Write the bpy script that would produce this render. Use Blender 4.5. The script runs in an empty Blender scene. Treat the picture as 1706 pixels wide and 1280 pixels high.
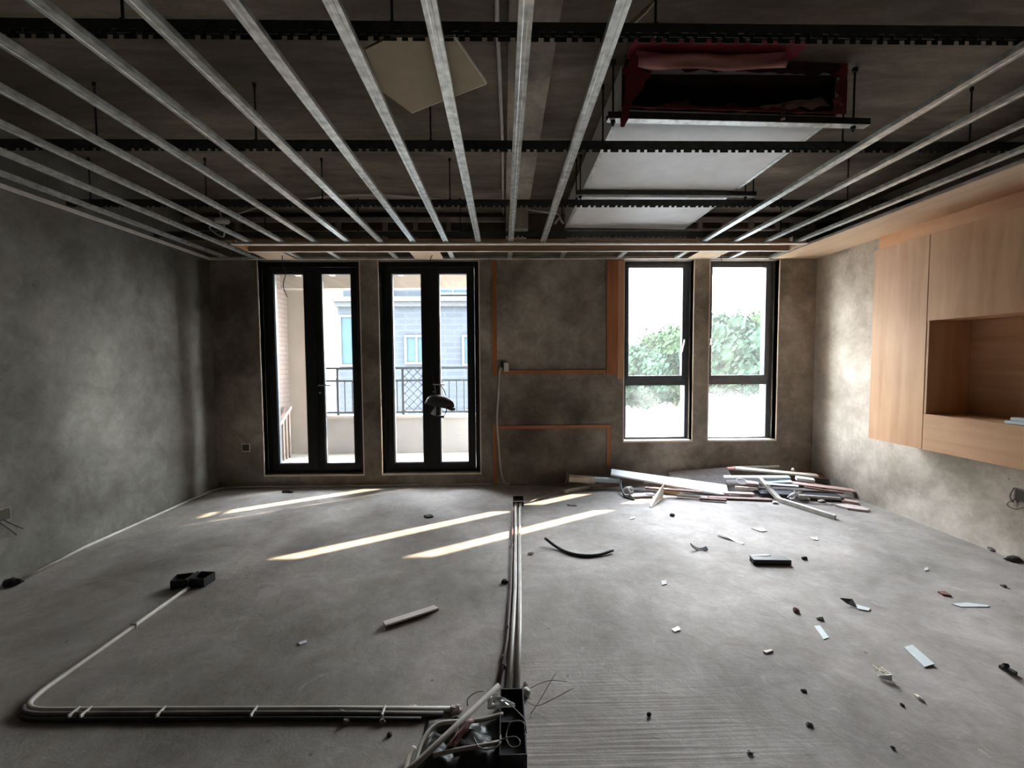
import bpy, bmesh, math, random
from mathutils import Vector, Matrix, noise
random.seed(7)
SC = bpy.context.scene
COL = SC.collection

# ------------------------------------------------------------------ camera
cam_d = bpy.data.cameras.new('camera')
cam_d.sensor_width = 36.0
cam_d.lens = 745.0 / 1706.0 * 36.0
cam_d.clip_start = 0.02
cam_d.clip_end = 500
cam = bpy.data.objects.new('camera', cam_d)
COL.objects.link(cam)
_R = Vector((0.99978308, -0.01982264, -0.00639173))
_U = Vector((0.00738688, 0.05054282, 0.99869458))
_W = Vector((0.01947371, 0.99852516, -0.05067828))
cam.matrix_world = Matrix(((_R.x, _U.x, -_W.x, 0), (_R.y, _U.y, -_W.y, 0), (_R.z, _U.z, -_W.z, 1.36), (0, 0, 0, 1)))
SC.camera = cam

# ------------------------------------------------------------------ world, sun, portals, exposure
SKY = 48.0
SUN = 25.0
world = bpy.data.worlds.new('world')
SC.world = world
world.use_nodes = True
wn = world.node_tree
wn.nodes.clear()
_o = wn.nodes.new('ShaderNodeOutputWorld')
_b = wn.nodes.new('ShaderNodeBackground')
_t = wn.nodes.new('ShaderNodeTexCoord')
_s = wn.nodes.new('ShaderNodeSeparateXYZ')
_r = wn.nodes.new('ShaderNodeValToRGB')
wn.links.new(_t.outputs['Generated'], _s.inputs[0])
wn.links.new(_s.outputs['Z'], _r.inputs[0])
_r.color_ramp.elements[0].position = 0.0
_r.color_ramp.elements[0].color = (1.0, 0.975, 0.935, 1)
_r.color_ramp.elements[1].position = 1.0
_r.color_ramp.elements[1].color = (0.72, 0.82, 1.0, 1)
wn.links.new(_r.outputs[0], _b.inputs[0])
_b.inputs[1].default_value = SKY
wn.links.new(_b.outputs[0], _o.inputs[0])

sun_d = bpy.data.lights.new('sun', 'SUN')
sun_d.energy = SUN
sun_d.angle = math.radians(0.6)
sun_d.color = (1.0, 0.78, 0.56)
sun = bpy.data.objects.new('sun', sun_d)
COL.objects.link(sun)
SUN_EL = math.radians(32.3)
sd = Vector((0.854 * math.cos(SUN_EL), 0.5206 * math.cos(SUN_EL), math.sin(SUN_EL)))
sun.rotation_euler = sd.to_track_quat('Z', 'Y').to_euler()

def portal(name, c, sx, sz, facing):
    d = bpy.data.lights.new(name, 'AREA')
    d.shape = 'RECTANGLE'
    d.size, d.size_y = sx, sz
    d.cycles.is_portal = True
    o = bpy.data.objects.new(name, d)
    COL.objects.link(o)
    o.location = c
    o.rotation_euler = (math.radians(-90 if facing < 0 else 90), 0, 0)
    return o

portal('daylight_portal', (-2.075, 5.19, 1.3), 1.1, 2.4, -1)
portal('daylight_portal', (-0.795, 5.19, 1.3), 1.1, 2.4, -1)
portal('daylight_portal', (1.706, 5.19, 1.46), 0.8, 2.05, -1)
portal('daylight_portal', (2.65, 5.19, 1.46), 0.8, 2.05, -1)

vs = SC.view_settings
vs.view_transform = 'Standard'
vs.look = 'None'
vs.gamma = 1.0
vs.exposure = 0.42
vs.use_curve_mapping = False
cy = SC.cycles
cy.use_denoising = True
cy.max_bounces = 10
cy.diffuse_bounces = 6
cy.glossy_bounces = 4
cy.transparent_max_bounces = 16
cy.sample_clamp_indirect = 12.0
cy.caustics_reflective = False
cy.caustics_refractive = False

# ------------------------------------------------------------------ materials
def newmat(name):
    m = bpy.data.materials.new(name)
    m.use_nodes = True
    nt = m.node_tree
    b = nt.nodes['Principled BSDF']
    return m, nt, b

def plain(name, col, rough=0.6, metal=0.0, var=0.12, scale=14.0, bump=0.0, spec=0.5):
    m, nt, b = newmat(name)
    b.inputs['Roughness'].default_value = rough
    b.inputs['Metallic'].default_value = metal
    b.inputs['Specular IOR Level'].default_value = spec
    g = nt.nodes.new('ShaderNodeNewGeometry')
    n = nt.nodes.new('ShaderNodeTexNoise')
    n.inputs['Scale'].default_value = scale
    n.inputs['Detail'].default_value = 5
    nt.links.new(g.outputs['Position'], n.inputs['Vector'])
    r = nt.nodes.new('ShaderNodeValToRGB')
    r.color_ramp.elements[0].position = 0.3
    r.color_ramp.elements[1].position = 0.7
    r.color_ramp.elements[0].color = tuple(c * (1 - var) for c in col) + (1,)
    r.color_ramp.elements[1].color = tuple(min(1, c * (1 + var)) for c in col) + (1,)
    nt.links.new(n.outputs['Fac'], r.inputs[0])
    nt.links.new(r.outputs[0], b.inputs['Base Color'])
    if bump:
        bp = nt.nodes.new('ShaderNodeBump')
        bp.inputs['Strength'].default_value = bump
        bp.inputs['Distance'].default_value = 0.004
        nt.links.new(n.outputs['Fac'], bp.inputs['Height'])
        nt.links.new(bp.outputs[0], b.inputs['Normal'])
    return m

def cement(name, dark, light, scale=1.1, bump=0.4, rough=0.9, streak=None, speck=(0.6, 0.58, 0.55), ridges=False, contrast=(0.36, 0.66), pale=0.0, mottle=1.0):
    """mottled cement: broad trowel clouds, fine grain, pale flecks, dark pits"""
    m, nt, b = newmat(name)
    b.inputs['Roughness'].default_value = rough
    b.inputs['Specular IOR Level'].default_value = 0.3
    L = nt.links
    g = nt.nodes.new('ShaderNodeNewGeometry')
    mp = nt.nodes.new('ShaderNodeMapping')
    if streak:
        mp.inputs['Scale'].default_value = streak
    L.new(g.outputs['Position'], mp.inputs['Vector'])
    n1 = nt.nodes.new('ShaderNodeTexNoise')
    n1.inputs['Scale'].default_value = scale
    n1.inputs['Detail'].default_value = 9
    n1.inputs['Roughness'].default_value = 0.62
    n1.inputs['Distortion'].default_value = 0.35
    L.new(mp.outputs[0], n1.inputs['Vector'])
    r1 = nt.nodes.new('ShaderNodeValToRGB')
    r1.color_ramp.elements[0].position = contrast[0]
    r1.color_ramp.elements[1].position = contrast[1]
    r1.color_ramp.elements[0].color = dark + (1,)
    r1.color_ramp.elements[1].color = light + (1,)
    L.new(n1.outputs['Fac'], r1.inputs[0])
    n2 = nt.nodes.new('ShaderNodeTexNoise')
    n2.inputs['Scale'].default_value = 38
    n2.inputs['Detail'].default_value = 6
    L.new(g.outputs['Position'], n2.inputs['Vector'])
    r2 = nt.nodes.new('ShaderNodeValToRGB')
    r2.color_ramp.elements[0].position = 0.3
    r2.color_ramp.elements[1].position = 0.72
    r2.color_ramp.elements[0].color = (0.95, 0.95, 0.95, 1)
    r2.color_ramp.elements[1].color = (1.04, 1.04, 1.04, 1)
    L.new(n2.outputs['Fac'], r2.inputs[0])
    mx = nt.nodes.new('ShaderNodeMix')
    mx.data_type = 'RGBA'
    mx.blend_type = 'MULTIPLY'
    mx.inputs[0].default_value = 1.0
    L.new(r1.outputs[0], mx.inputs[6])
    L.new(r2.outputs[0], mx.inputs[7])
    # broad tone drift and trowelled blotches
    last_c = mx.outputs[2]
    for sc_, dist, p0, p1, c0, c1 in ((0.42, 0.2, 0.35, 0.65, 0.68, 1.15), (3.1, 0.45, 0.38, 0.64, 0.74, 1.13), (9.0, 0.7, 0.40, 0.62, 0.88, 1.05)):
        nn = nt.nodes.new('ShaderNodeTexNoise')
        nn.inputs['Scale'].default_value = sc_
        nn.inputs['Detail'].default_value = 10
        nn.inputs['Roughness'].default_value = 0.66
        nn.inputs['Distortion'].default_value = dist
        L.new(mp.outputs[0], nn.inputs['Vector'])
        rr = nt.nodes.new('ShaderNodeValToRGB')
        rr.color_ramp.elements[0].position = p0
        rr.color_ramp.elements[1].position = p1
        c0, c1 = 1 + (c0 - 1) * mottle, 1 + (c1 - 1) * mottle
        rr.color_ramp.elements[0].color = (c0, c0 * 0.985, c0 * 0.96, 1)
        rr.color_ramp.elements[1].color = (c1, c1, c1, 1)
        L.new(nn.outputs['Fac'], rr.inputs[0])
        mm = nt.nodes.new('ShaderNodeMix')
        mm.data_type = 'RGBA'
        mm.blend_type = 'MULTIPLY'
        mm.inputs[0].default_value = 1.0
        L.new(last_c, mm.inputs[6])
        L.new(rr.outputs[0], mm.inputs[7])
        last_c = mm.outputs[2]
    # pale cement flecks and smears
    n3 = nt.nodes.new('ShaderNodeTexNoise')
    n3.inputs['Scale'].default_value = 7.0
    n3.inputs['Detail'].default_value = 8
    n3.inputs['Roughness'].default_value = 0.7
    n3.inputs['Distortion'].default_value = 0.8
    L.new(g.outputs['Position'], n3.inputs['Vector'])
    r3 = nt.nodes.new('ShaderNodeValToRGB')
    r3.color_ramp.elements[0].position = 0.66 - pale
    r3.color_ramp.elements[1].position = 0.80 - pale
    r3.color_ramp.elements[0].color = (0, 0, 0, 1)
    r3.color_ramp.elements[1].color = (0.7, 0.7, 0.7, 1)
    L.new(n3.outputs['Fac'], r3.inputs[0])
    mx2 = nt.nodes.new('ShaderNodeMix')
    mx2.data_type = 'RGBA'
    L.new(r3.outputs[0], mx2.inputs[0])
    L.new(last_c, mx2.inputs[6])
    mx2.inputs[7].default_value = speck + (1,)
    # dark pits
    v = nt.nodes.new('ShaderNodeTexVoronoi')
    v.inputs['Scale'].default_value = 5.0
    L.new(g.outputs['Position'], v.inputs['Vector'])
    r4 = nt.nodes.new('ShaderNodeValToRGB')
    r4.color_ramp.elements[0].position = 0.02
    r4.color_ramp.elements[1].position = 0.05
    r4.color_ramp.elements[0].color = (0.55, 0.53, 0.5, 1)
    r4.color_ramp.elements[1].color = (1, 1, 1, 1)
    L.new(v.outputs['Distance'], r4.inputs[0])
    mx3 = nt.nodes.new('ShaderNodeMix')
    mx3.data_type = 'RGBA'
    mx3.blend_type = 'MULTIPLY'
    mx3.inputs[0].default_value = 1.0
    L.new(mx2.outputs[2], mx3.inputs[6])
    L.new(r4.outputs[0], mx3.inputs[7])
    L.new(mx3.outputs[2], b.inputs['Base Color'])
    hsum = nt.nodes.new('ShaderNodeMath')
    hsum.operation = 'ADD'
    L.new(nn.outputs['Fac'], hsum.inputs[0])
    L.new(n3.outputs['Fac'], hsum.inputs[1])
    last = hsum.outputs[0]
    if ridges:
        # comb ridges dragged along X, strongest near the camera right of the conduits
        mpw = nt.nodes.new('ShaderNodeMapping')
        mpw.inputs['Scale'].default_value = (1.1, 42.0, 1.0)
        mpw.inputs['Rotation'].default_value = (0, 0, math.radians(-1.5))
        L.new(g.outputs['Position'], mpw.inputs['Vector'])
        w = nt.nodes.new('ShaderNodeTexNoise')
        w.inputs['Scale'].default_value = 1.6
        w.inputs['Detail'].default_value = 4
        w.inputs['Distortion'].default_value = 0.2
        L.new(mpw.outputs[0], w.inputs['Vector'])
        sp = nt.nodes.new('ShaderNodeSeparateXYZ')
        L.new(g.outputs['Position'], sp.inputs[0])
        mr = nt.nodes.new('ShaderNodeMapRange')
        mr.inputs[1].default_value = 2.15
        mr.inputs[2].default_value = 1.5
        mr.inputs[3].default_value = 0.0
        mr.inputs[4].default_value = 1.2
        L.new(sp.outputs['Y'], mr.inputs[0])
        mr2 = nt.nodes.new('ShaderNodeMapRange')
        mr2.inputs[1].default_value = -0.05
        mr2.inputs[2].default_value = 0.1
        L.new(sp.outputs['X'], mr2.inputs[0])
        mr3 = nt.nodes.new('ShaderNodeMapRange')
        mr3.inputs[1].default_value = 1.3
        mr3.inputs[2].default_value = 0.5
        L.new(sp.outputs['X'], mr3.inputs[0])
        mu = nt.nodes.new('ShaderNodeMath'); mu.operation = 'MULTIPLY'
        L.new(mr.outputs[0], mu.inputs[0]); L.new(mr2.outputs[0], mu.inputs[1])
        mu1 = nt.nodes.new('ShaderNodeMath'); mu1.operation = 'MULTIPLY'
        L.new(mu.outputs[0], mu1.inputs[0]); L.new(mr3.outputs[0], mu1.inputs[1])
        mu2 = nt.nodes.new('ShaderNodeMath'); mu2.operation = 'MULTIPLY'
        L.new(mu1.outputs[0], mu2.inputs[0]); L.new(w.outputs['Fac'], mu2.inputs[1])
        ad = nt.nodes.new('ShaderNodeMath'); ad.operation = 'ADD'
        L.new(last, ad.inputs[0]); L.new(mu2.outputs[0], ad.inputs[1])
        last = ad.outputs[0]
    bp = nt.nodes.new('ShaderNodeBump')
    bp.inputs['Strength'].default_value = bump
    bp.inputs['Distance'].default_value = 0.012
    L.new(last, bp.inputs['Height'])
    L.new(bp.outputs[0], b.inputs['Normal'])
    return m

def plywood(name, c1, c2, axis='Z', scale=3.0, rough=0.55):
    m, nt, b = newmat(name)
    b.inputs['Roughness'].default_value = rough
    L = nt.links
    g = nt.nodes.new('ShaderNodeNewGeometry')
    mp = nt.nodes.new('ShaderNodeMapping')
    sc = {'X': (0.6, 7, 7), 'Y': (7, 0.6, 7), 'Z': (7, 7, 0.6)}[axis]
    mp.inputs['Scale'].default_value = sc
    L.new(g.outputs['Position'], mp.inputs['Vector'])
    n = nt.nodes.new('ShaderNodeTexNoise')
    n.inputs['Scale'].default_value = scale
    n.inputs['Detail'].default_value = 8
    n.inputs['Distortion'].default_value = 0.6
    L.new(mp.outputs[0], n.inputs['Vector'])
    n2 = nt.nodes.new('ShaderNodeTexNoise')
    n2.inputs['Scale'].default_value = 1.6
    n2.inputs['Detail'].default_value = 3
    L.new(g.outputs['Position'], n2.inputs['Vector'])
    ad = nt.nodes.new('ShaderNodeMath'); ad.operation = 'ADD'
    L.new(n.outputs['Fac'], ad.inputs[0]); L.new(n2.outputs['Fac'], ad.inputs[1])
    r = nt.nodes.new('ShaderNodeValToRGB')
    r.color_ramp.elements[0].position = 0.38
    r.color_ramp.elements[1].position = 0.62
    r.color_ramp.elements[0].color = c1 + (1,)
    r.color_ramp.elements[1].color = c2 + (1,)
    hf = nt.nodes.new('ShaderNodeMath'); hf.operation = 'MULTIPLY'; hf.inputs[1].default_value = 0.5
    L.new(ad.outputs[0], hf.inputs[0])
    L.new(hf.outputs[0], r.inputs[0])
    L.new(r.outputs[0], b.inputs['Base Color'])
    return m

def metal(name, col, rough=0.42, var=0.25, scale=30, metallic=0.85):
    return plain(name, col, rough, metallic, var, scale, 0.05)

def glass(name, dust, dust_col=(0.9, 0.93, 0.95), patch=False):
    m = bpy.data.materials.new(name)
    m.use_nodes = True
    nt = m.node_tree
    nt.nodes.clear()
    L = nt.links
    out = nt.nodes.new('ShaderNodeOutputMaterial')
    tr = nt.nodes.new('ShaderNodeBsdfTransparent')
    tr.inputs[0].default_value = (0.95, 0.97, 0.97, 1)
    gl = nt.nodes.new('ShaderNodeBsdfGlossy')
    gl.inputs['Roughness'].default_value = 0.02
    lw = nt.nodes.new('ShaderNodeLayerWeight')
    lw.inputs[0].default_value = 0.5
    pw = nt.nodes.new('ShaderNodeMath'); pw.operation = 'POWER'; pw.inputs[1].default_value = 5.0
    L.new(lw.outputs['Facing'], pw.inputs[0])
    fr = nt.nodes.new('ShaderNodeMath'); fr.operation = 'MULTIPLY_ADD'
    fr.inputs[1].default_value = 0.5; fr.inputs[2].default_value = 0.03
    L.new(pw.outputs[0], fr.inputs[0])
    mx = nt.nodes.new('ShaderNodeMixShader')
    L.new(fr.outputs[0], mx.inputs[0])
    L.new(tr.outputs[0], mx.inputs[1])
    L.new(gl.outputs[0], mx.inputs[2])
    tl = nt.nodes.new('ShaderNodeBsdfTranslucent')
    tl.inputs[0].default_value = dust_col + (1,)
    mx2 = nt.nodes.new('ShaderNodeMixShader')
    if patch:
        g = nt.nodes.new('ShaderNodeNewGeometry')
        n = nt.nodes.new('ShaderNodeTexNoise')
        n.inputs['Scale'].default_value = 2.6
        n.inputs['Detail'].default_value = 4
        L.new(g.outputs['Position'], n.inputs['Vector'])
        mr = nt.nodes.new('ShaderNodeMapRange')
        mr.inputs[1].default_value = 0.35
        mr.inputs[2].default_value = 0.65
        mr.inputs[3].default_value = dust * 0.5
        mr.inputs[4].default_value = min(0.95, dust * 1.5)
        L.new(n.outputs['Fac'], mr.inputs[0])
        L.new(mr.outputs[0], mx2.inputs[0])
    else:
        mx2.inputs[0].default_value = dust
    L.new(mx.outputs[0], mx2.inputs[1])
    L.new(tl.outputs[0], mx2.inputs[2])
    L.new(mx2.outputs[0], out.inputs[0])
    return m

def brick(name, c1, c2, mortar, scale, w=0.5, h=0.25, axis='YZ'):
    m, nt, b = newmat(name)
    b.inputs['Roughness'].default_value = 0.9
    b.inputs['Specular IOR Level'].default_value = 0.0
    L = nt.links
    g = nt.nodes.new('ShaderNodeNewGeometry')
    sp = nt.nodes.new('ShaderNodeSeparateXYZ')
    cb = nt.nodes.new('ShaderNodeCombineXYZ')
    L.new(g.outputs['Position'], sp.inputs[0])
    L.new(sp.outputs[axis[0]], cb.inputs[0])
    L.new(sp.outputs[axis[1]], cb.inputs[1])
    t = nt.nodes.new('ShaderNodeTexBrick')
    t.inputs['Scale'].default_value = scale
    t.inputs['Color1'].default_value = c1 + (1,)
    t.inputs['Color2'].default_value = c2 + (1,)
    t.inputs['Mortar'].default_value = mortar + (1,)
    t.inputs['Mortar Size'].default_value = 0.02
    t.inputs['Brick Width'].default_value = w
    t.inputs['Row Height'].default_value = h
    L.new(cb.outputs[0], t.inputs['Vector'])
    L.new(t.outputs[0], b.inputs['Base Color'])
    return m

M = {}
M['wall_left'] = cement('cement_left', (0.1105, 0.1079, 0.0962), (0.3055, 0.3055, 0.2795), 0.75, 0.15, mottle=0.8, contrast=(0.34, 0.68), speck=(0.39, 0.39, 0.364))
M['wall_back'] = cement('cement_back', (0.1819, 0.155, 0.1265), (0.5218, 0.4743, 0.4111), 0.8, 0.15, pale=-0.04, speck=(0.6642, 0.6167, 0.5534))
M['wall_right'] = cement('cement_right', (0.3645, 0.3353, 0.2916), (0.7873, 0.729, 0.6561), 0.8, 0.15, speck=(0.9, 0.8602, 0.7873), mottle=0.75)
M['floor'] = cement('cement_floor', (0.225, 0.208, 0.198), (0.50, 0.465, 0.445), 0.9, 0.28, speck=(0.60, 0.575, 0.555), ridges=True, mottle=0.62, pale=0.03, contrast=(0.27, 0.70))
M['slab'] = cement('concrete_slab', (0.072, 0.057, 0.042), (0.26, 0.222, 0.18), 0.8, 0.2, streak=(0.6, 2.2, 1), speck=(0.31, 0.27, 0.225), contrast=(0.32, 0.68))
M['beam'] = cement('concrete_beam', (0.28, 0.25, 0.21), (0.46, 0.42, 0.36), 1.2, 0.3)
M['plaster'] = cement('plaster_reveal', (0.76, 0.66, 0.57), (0.86, 0.77, 0.68), 2.0, 0.1, mottle=0.3)
M['galv'] = metal('galvanised_steel', (0.62, 0.64, 0.62), 0.40, 0.30, 26, 0.75)
M['galv_dark'] = metal('dull_dark_steel', (0.07, 0.075, 0.07), 0.55, 0.3, 20, 0.6)
M['duct'] = metal('bright_sheet_metal', (0.66, 0.66, 0.65), 0.55, 0.06, 9, 0.35)
M['rod'] = metal('black_rod', (0.02, 0.02, 0.02), 0.6, 0.2, 20, 0.3)
M['frame_black'] = plain('black_aluminium', (0.006, 0.006, 0.007), 0.5, 0.0, 0.2, spec=0.3)
M['frame_grey'] = plain('dark_grey_aluminium', (0.1112, 0.1235, 0.1433), 0.4, 0.2, 0.15)
M['chrome'] = metal('handle_metal', (0.45, 0.45, 0.45), 0.3, 0.1, 30, 0.9)
M['glass'] = glass('dusty_glass', 0.0035)
M['glass_clear'] = glass('window_glass', 0.008)
M['glass_dusty'] = glass('very_dusty_glass', 0.014, patch=True)
M['ply'] = plywood('plywood_cabinet', (0.50, 0.27, 0.135), (0.64, 0.385, 0.215), 'Z', 2.0)
M['ply_y'] = plywood('plywood_cabinet_long', (0.50, 0.27, 0.135), (0.64, 0.385, 0.215), 'Y', 2.0)
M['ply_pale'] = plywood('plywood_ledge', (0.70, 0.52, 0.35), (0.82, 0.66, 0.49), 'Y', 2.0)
M['ply_shaded'] = plywood('plywood_slot_shaded', (0.30, 0.19, 0.115), (0.42, 0.28, 0.18), 'X')  # darker plywood, shade of the slot's inner face put into the colour
M['ply_strip'] = plywood('orange_wood_strip', (0.30, 0.105, 0.035), (0.46, 0.18, 0.07), 'X')
M['ply_strip_z'] = plywood('orange_wood_strip_upright', (0.30, 0.105, 0.035), (0.46, 0.18, 0.07), 'Z')
M['white_trim'] = plain('white_profile', (0.86, 0.83, 0.77), 0.6)
M['pipe'] = plain('white_conduit', (0.50, 0.475, 0.43), 0.5, 0, 0.18, 9)
M['pipe_dirty'] = plain('dusty_conduit', (0.30, 0.27, 0.25), 0.7, 0, 0.25, 9)
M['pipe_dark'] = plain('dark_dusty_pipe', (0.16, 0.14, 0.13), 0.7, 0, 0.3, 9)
M['pipe_red'] = plain('dark_maroon', (0.075, 0.042, 0.040), 0.7, 0, 0.25, 9)  # darkened to the shadow tone by the conduit pair; also a stick's maroon side
M['black'] = plain('black_plastic', (0.012, 0.012, 0.012), 0.6, 0, 0.3)
M['black_film'] = plain('black_film', (0.012, 0.013, 0.012), 0.45, 0, 0.3)
M['wrap_shade'] = plain('dark_red_wrap_shade', (0.05, 0.02, 0.02), 0.8, 0, 0.4, 8)  # dark red for the shade inside the duct and for the top wrap
M['red_film'] = plain('maroon_film', (0.24, 0.03, 0.042), 0.45, 0, 0.3, 6)
M['red_dusty'] = plain('dusty_red', (0.26, 0.12, 0.12), 0.6, 0, 0.35, 30)
M['red_pale'] = plain('pale_red_film', (0.68, 0.32, 0.31), 0.5, 0, 0.2, 6)  # paler copy of the maroon film for its lit curl; also one red scrap
M['gypsum'] = plain('gypsum_paper', (0.36, 0.295, 0.20), 0.8, 0, 0.06)
M['gypsum_edge'] = plain('gypsum_core', (0.8, 0.78, 0.74), 0.9, 0, 0.05)
M['white_board'] = plain('white_board', (0.85, 0.87, 0.90), 0.5, 0, 0.04)
M['blue_board'] = plain('pale_blue_board', (0.60, 0.70, 0.74), 0.5, 0, 0.08)
M['cream'] = plain('cream_board', (0.66, 0.60, 0.50), 0.7, 0, 0.12)
M['grey_wood'] = plain('weathered_wood', (0.36, 0.34, 0.30), 0.8, 0, 0.25, 20)
M['pink_board'] = plain('pink_board', (0.52, 0.36, 0.33), 0.7, 0, 0.15)
M['brown_board'] = plain('brown_board', (0.17, 0.09, 0.075), 0.7, 0, 0.25)
M['dark_board'] = plain('dark_board', (0.03, 0.03, 0.035), 0.6, 0, 0.3)
M['orange_wood'] = plain('raw_wood', (0.58, 0.33, 0.14), 0.6, 0, 0.15)
M['foil'] = metal('foil', (0.75, 0.78, 0.78), 0.35, 0.1, 40, 0.6)
M['film_clear'] = plain('crumpled_plastic', (0.42, 0.40, 0.40), 0.25, 0, 0.25, 40)
M['stone'] = plain('grey_stone', (0.20, 0.17, 0.165), 0.9, 0, 0.3, 60, 0.5)
M['stone_dark'] = plain('dark_stone', (0.04, 0.035, 0.035), 0.9, 0, 0.3, 60, 0.5)
M['stone_pink'] = plain('pinkish_rubble', (0.50, 0.42, 0.40), 0.9, 0, 0.2, 60, 0.5)
M['tape'] = plain('pale_blue_tape', (0.62, 0.68, 0.69), 0.45, 0, 0.08)
M['paper'] = plain('scrap_paper', (0.544, 0.528, 0.504), 0.8, 0, 0.1)
M['pale_pink'] = plain('pale_pink_face', (0.72, 0.64, 0.62), 0.8, 0, 0.1)
M['red_chip'] = plain('red_brown_chip', (0.20, 0.08, 0.07), 0.7, 0, 0.2)
M['wire'] = plain('grey_wire', (0.17, 0.155, 0.14), 0.5, 0.2, 0.2)
M['wire_dark'] = plain('dark_wire', (0.03, 0.03, 0.03), 0.6)
M['socket'] = plain('socket_plastic', (0.62, 0.61, 0.57), 0.5)
M['socket_in'] = plain('socket_recess', (0.06, 0.055, 0.035), 0.8)
M['brick'] = brick('beige_brick', (0.155, 0.124, 0.112), (0.138, 0.111, 0.100), (0.115, 0.095, 0.086), 2.0, 0.48, 0.14)
M['balcony'] = plain('balcony_render', (0.27, 0.265, 0.26), 0.85, 0, 0.06, 3, spec=0.05)
M['balcony_pale'] = plain('pale_render', (0.36, 0.33, 0.30), 0.85, 0, 0.05, 3, spec=0.05)
M['soffit'] = plain('beige_soffit', (0.36, 0.325, 0.275), 0.8, 0, 0.05, 3, spec=0.05)
M['batten'] = plain('white_batten', (0.80, 0.76, 0.70), 0.7, 0, 0.05, 3, spec=0.05)
M['rail'] = plain('grey_painted_rail', (0.050, 0.060, 0.068), 0.5, 0.0, 0.1, spec=0.1)
M['rail_brown'] = plain('pinkish_handrail', (0.168, 0.128, 0.112), 0.5, 0, 0.1)
M['facade'] = brick('facade_brick', (0.0175, 0.0205, 0.0245), (0.0158, 0.0187, 0.0225), (0.0200, 0.0232, 0.0270), 1.0, 0.6, 0.18, 'XZ')
M['facade_pale'] = plain('facade_stone', (0.0240, 0.0262, 0.0290), 0.85, 0, 0.05, 1, spec=0.0)
M['facade_frame'] = plain('facade_window_frame', (0.034, 0.037, 0.040), 0.6, spec=0.0)
M['facade_glass'] = plain('facade_window_glass', (0.0145, 0.0235, 0.0280), 0.4, 0, 0.1, 2, spec=0.0)
M['leaf'] = plain('tree_leaves', (0.0150, 0.0265, 0.0170), 0.7, 0, 0.6, 2.2, spec=0.0)
M['leaf_b'] = plain('tree_leaves_pale', (0.0205, 0.0325, 0.0160), 0.7, 0, 0.6, 2.2, spec=0.0)
M['trunk'] = plain('tree_bark', (0.06, 0.05, 0.04), 0.9)
M['ground'] = plain('paved_ground', (0.05, 0.052, 0.053), 0.9, 0, 0.1, 0.3, spec=0.0)

# ------------------------------------------------------------------ mesh helpers
def world_loc(o):
    v = Vector((0, 0, 0))
    while o is not None:
        v += Vector(o.location)
        o = o.parent
    return v

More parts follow.
